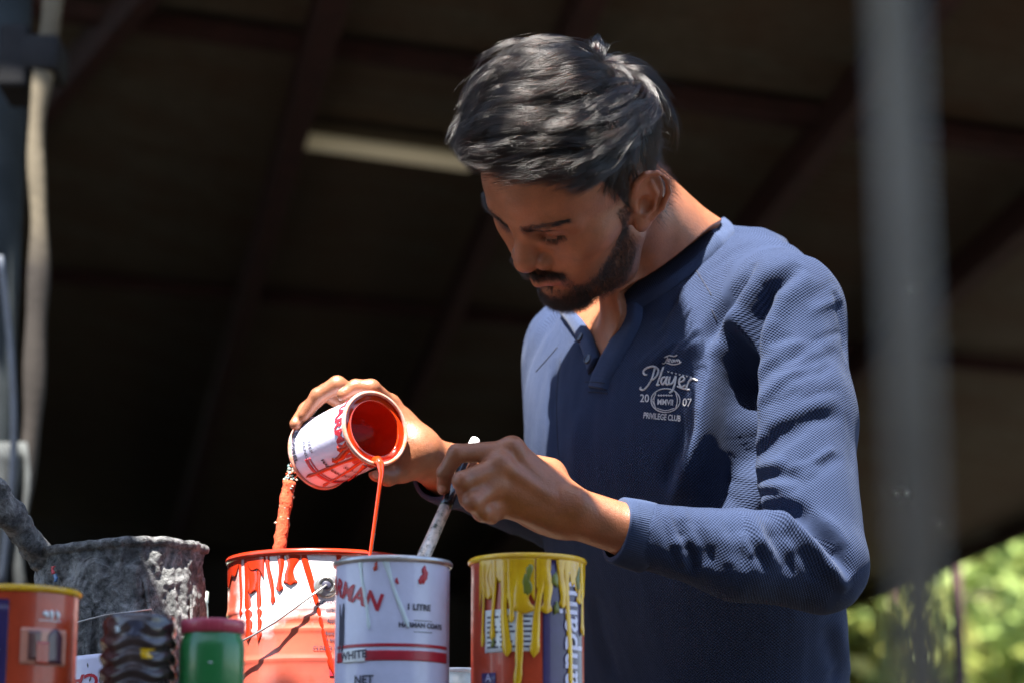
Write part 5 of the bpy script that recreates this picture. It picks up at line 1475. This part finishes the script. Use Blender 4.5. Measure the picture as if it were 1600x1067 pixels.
bt.drip('smudge', M_YELLOW, .35, bt.h - .028, bt.h - .036, .009, 0, 71, dr=.002); bt.drip('smudge', M_INKB, .05, bt.h - .006, bt.h - .018, .011, 0, 72, dr=.001); bt.drip('smudge', M_CREAM, -.45, bt.h - .010, bt.h - .015, .004, 0, 73, dr=.001)
tin4 = Tin('paint_tin', 'orange tin with purple band and house picture at the left edge', fg(22, 1.95), .0500, P(22, 921, 1.95)[2] - TABLE_Z)
tin4.shell(M_AORANGE, M_YELLOW, M_ORANGE, .8, rim=.0028)
z4 = lambda y: P(22, y, 1.90)[2] - TABLE_Z
tin4.sheet('label_band', M_PURPLE, -.35, .10, .004, tin4.h - .012); tin4.sheet('label_band', M_YELLOW, -.62, -.40, .004, tin4.h - .006)
tin4.sheet('label_panel', M_PWHITE, -1.1, -.66, .004, z4(945))
tin4.sheet('label_panel', paint_mat('pink_label', (.62, .25, .16)), .30, 1.12, z4(1037), z4(978), dr=.0005)
tin4.sheet('picture_wall', paint_mat('brown_print', (.14, .05, .04)), .42, .62, z4(1030), z4(983), dr=.0010); tin4.sheet('picture_door', paint_mat('dark_maroon_print', (.07, .02, .04)), .74, 1.02, z4(1034), z4(990), dr=.0010, zfn=lambda t: (z4(1034), z4(990) + .006 * (1 - ((t - .88) / .14) ** 2)))
tin4.sheet('picture_path', M_ORANGE, .55, .76, z4(1036), z4(1000), dr=.0014)
tin4.text('lettering', 'asianpaints', M_LILAC, -.13, z4(1010), .022, rot=math.pi / 2, bold=.0003, dr=.0016)
for _t in (.70, .80, .92): tin4.blob('print_mark', M_PWHITE, _t, z4(955), .0045, .006, int(_t * 100))
tin4.sheet('print_line', M_PWHITE, .58, 1.0, z4(966), z4(964.5), nt=10, nz=2, thick=0)
# slim bottle half hidden behind the pail, pale lid between the tins
bo = Tin('bottle', 'slim pale bottle half hidden behind the crusted pail', [P(308, 950, 2.54)[0], P(308, 950, 2.54)[1], TABLE_Z], .012, P(305, 921, 2.52)[2] - TABLE_Z, group=None, cat='bottle')
mb = MB(); mb.lathe([(.001, 0), (.012, 0), (.012, bo.h - .02), (.011, bo.h - .012), (.011, bo.h), (.001, bo.h)], n=32); bo.part(mb, 'body', paint_mat('yellowish_plastic', (.45, .45, .25))); mb = MB(); mb.lathe([(.0115, bo.h - .011), (.0115, bo.h + .001), (.001, bo.h + .0015)], n=32); bo.part(mb, 'cap', paint_mat('pale_cap', (.55, .62, .55)))
cp = Tin('cup', 'pale green-white cup low between the white tin and yellow tin', [P(716, 1060, 2.30)[0], P(716, 1060, 2.30)[1], TABLE_Z], .021, P(716, 1046, 2.30)[2] - TABLE_Z, group=None, cat='cup')
mb = MB(); mb.lathe([(.001, 0), (.018, 0), (.021, cp.h), (.0195, cp.h), (.0165, .003), (.001, .003)], n=40); cp.part(mb, 'body', paint_mat('pale_plastic', (.66, .74, .70))); mb = MB(); mb.lathe([(.0207, cp.h - .004), (.0222, cp.h - .001), (.0207, cp.h + .001), (.0195, cp.h)], n=40); cp.part(mb, 'lip', M_PWHITE)

# ---- the half-litre tin in his hand
tin5 = Tin('paint_tin', 'small white enamel tin tilted in his hand, pouring orange paint', TIN_M - TIN_A * TIN_L, TIN_R - .0012, TIN_L, axis=TIN_A, front=-FWD + RGT * .1)
tin5.shell(M_WHITE, paint_mat('streaked_rim', (.62, .50, .46), .35, .2, 90, (.72, .16, .04)), M_WET, 0, rim=.0026)
mb = MB(); mb.lathe([(tin5.r - .0018, TIN_L - .004), (tin5.r - .0065, TIN_L - .0035), (tin5.r - .0075, TIN_L - .002), (tin5.r - .007, TIN_L - .006)], n=96); tin5.part(mb, 'inner_lip', M_WET)
mb = MB(); mb.lathe([(tin5.r, .001), (tin5.r, .0012), (.001, .0025)], n=64); tin5.part(mb, 'base', M_TINMETAL)
def tin_uv(px, py):
    p, n = tin_hit(px, py); q = (p - tin5.M[:3, 3]) @ tin5.M[:3, :3]; return math.atan2(q[0], -q[1]), q[2]
def t5text(body, px, py, size, mat, rot, **kw):
    th, z = tin_uv(px, py); tin5.text('lettering', body, mat, th, z, size, rot=rot, **kw)
t5text('HARMAN', 522, 675, .0185, M_INKR, 0.0, bold=.0006)
t5text('ENAMEL', 455, 699, .0090, M_INKB, 0.0, bold=.0003)
t5text('DEEP', 481, 697, .0065, M_INKB, 0.0); t5text('ORANGE', 473, 702, .0065, M_INKB, 0.0)
t5text('HARMAN COATS', 527, 742, .0060, M_INKB, 0.0, bold=.0003); t5text('500 ml', 548, 737, .0070, M_INKB, 0.0, bold=.0002)
_a, _z0 = tin_uv(480, 716); _b, _z1 = tin_uv(520, 755)
zb = (_z0 + _z1) / 2
for w, dz in ((.0052, 0), (.0016, .0060)):
    tin5.sheet('band', M_INKR, _a, _b + .5, zb + dz - w / 2, zb + dz + w / 2)
for (px, py, px2, py2, w, sd) in ((560, 715, 478, 745, .0050, 1), (566, 722, 505, 760, .0040, 2), (570, 728, 545, 757, .0050, 3), (548, 700, 520, 722, .0080, 4), (546, 690, 528, 704, .0075, 5)):
    t0, z0 = tin_uv(px, py); t1, z1 = tin_uv(px2, py2); tin5.drip('drip', M_ORANGE, t0, z0, z1, w, t1 - t0, sd + 300)
t0, z0 = tin_uv(545, 690)
tin5.sheet('paint_coat', M_ORANGE, t0 - .05, t0 + 1.05, 0, 0, nt=60, zfn=lambda t: (TIN_L - .008 - .005 * math.sin(t * 8) - .003 * math.sin(t * 19), TIN_L - .003))
tb, zz = tin_uv(478, 655); tin5.sheet('blue_mark', paint_mat('blue_print', (.04, .05, .25)), tb - .25, tb + .05, zz - .006, zz + .004)
# the stream: over the lowest point of the rim, then straight down
dn = np.array([0, 0, -1.0]); lowdir = norm(dn - TIN_A * (dn @ TIN_A))
lip = TIN_M + lowdir * (TIN_R - .001)
sp = [lip - TIN_A * .012 - lowdir * .004, lip - lowdir * .002, lip + TIN_A * .004 + lowdir * .002, lip + TIN_A * .0065 + dn * .012]
end = P(573, 905, 2.0); x_end = P(573, 880, 2.40)[0]
base = sp[-1]
for k in range(1, 9):
    q = k / 8; sp.append(np.array([base[0] + (x_end - base[0]) * q * .9, base[1] + .004 * q, base[2] - q * (base[2] - (TABLE_Z + H3 * .8))]))
mb = MB(); mb.tube(sp, [.0060, .0054, .0040, .0026] + list(np.linspace(.0021, .0016, 8)), 16)
o = mb.build('paint_stream', M_WET); tag(o, 'thin stream of orange paint falling from the small tin', 'paint')

# ---- sticks
M_PIG = NT('orange_pigment_crust'); _f = M_PIG.noise(420, 4, .7); M_PIG.base(M_PIG.ramp(_f, [(.35, (.50, .045, .010)), (.64, (.56, .085, .02)), (.74, (.70, .40, .24))])); M_PIG.set(Roughness=.8); M_PIG.bump(_f, .8, .003); M_PIG = M_PIG.m
st = empty('stirring_stick', P(432, 880, 2.46)); tag(st, 'rough stick coated in orange paint with crumbly top standing in the large tin', 'stick')
o = rough_stick('shaft', None, [P(424, 960, 2.435), P(434, 868, 2.45), P(452, 752, 2.475)], [.0068, .0068, .0062], M_PIG, None, .16, 9); attach(o, st)
_r = np.random.default_rng(3); a = P(452, 752, 2.475); b = P(456, 728, 2.48); c = P(440, 830, 2.459)
crumbs = []
for k in range(150):
    q = _r.uniform(0, 1) ** 1.5; ctr = b + (c - b) * q; crumbs.append((ctr + norm(_r.normal(size=3)) * .0062 * _r.uniform(.7, 1.25) * (1 if q > .12 else .7), _r.uniform(.0007, .0017)))
cols = [paint_mat('crumb_cream', (.70, .62, .48), .8), paint_mat('crumb_orange', (.52, .07, .015), .8), paint_mat('crumb_teal', (.20, .40, .42), .8)]
for ci, m_ in enumerate(cols):
    mb = MB()
    for p, rr in crumbs[ci::3]:
        v = norm(_r.normal(size=(6, 3))) * rr; mb.add(p + np.array([[rr, 0, 0], [-rr, 0, 0], [0, rr, 0], [0, -rr, 0], [0, 0, rr], [0, 0, -rr]]) * _r.uniform(.6, 1.3, (6, 1)), [(0, 2, 4), (2, 1, 4), (1, 3, 4), (3, 0, 4), (2, 0, 5), (1, 2, 5), (3, 1, 5), (0, 3, 5)])
    o = mb.build('crumbs', m_, st, smooth=False); o['kind'] = 'stuff'
br = empty('stirrer', P(660, 880, 2.16)); tag(br, 'round paint-stained rod held in his near hand, dipping into the white tin', 'rod')
ra = P(655, 885, 2.165); rb_ = P(743, 686, 2.275)
dr_ = rb_ - ra
rod = NT('stained_metal_rod'); _f = rod.noise(120, 5, .7); rod.base(rod.ramp(_f, [(.38, (.05, .06, .04)), (.46, (.50, .44, .38)), (.62, (.72, .62, .54))])); rod.set(Roughness=.35, Metallic=.3); rod.bump(_f, .5, .001)
mb = MB(); mb.tube([ra - dr_ * .28, ra + dr_ * .45], [.0066, .0058], 20); mb.build('shaft', rod.m, br)
blk = paint_mat('black_paint', (.012, .014, .018), .2, .3); mb = MB(); mb.tube([ra + dr_ * .45, ra + dr_ * .50, ra + dr_ * .93], [.0059, .0057, .0050], 20); mb.build('grip', blk, br)
mb = MB(); mb.tube([ra + dr_ * .93, ra + dr_ * .995, ra + dr_], [.0050, .0046, .0025], 16); mb.build('tip', M_PWHITE, br)
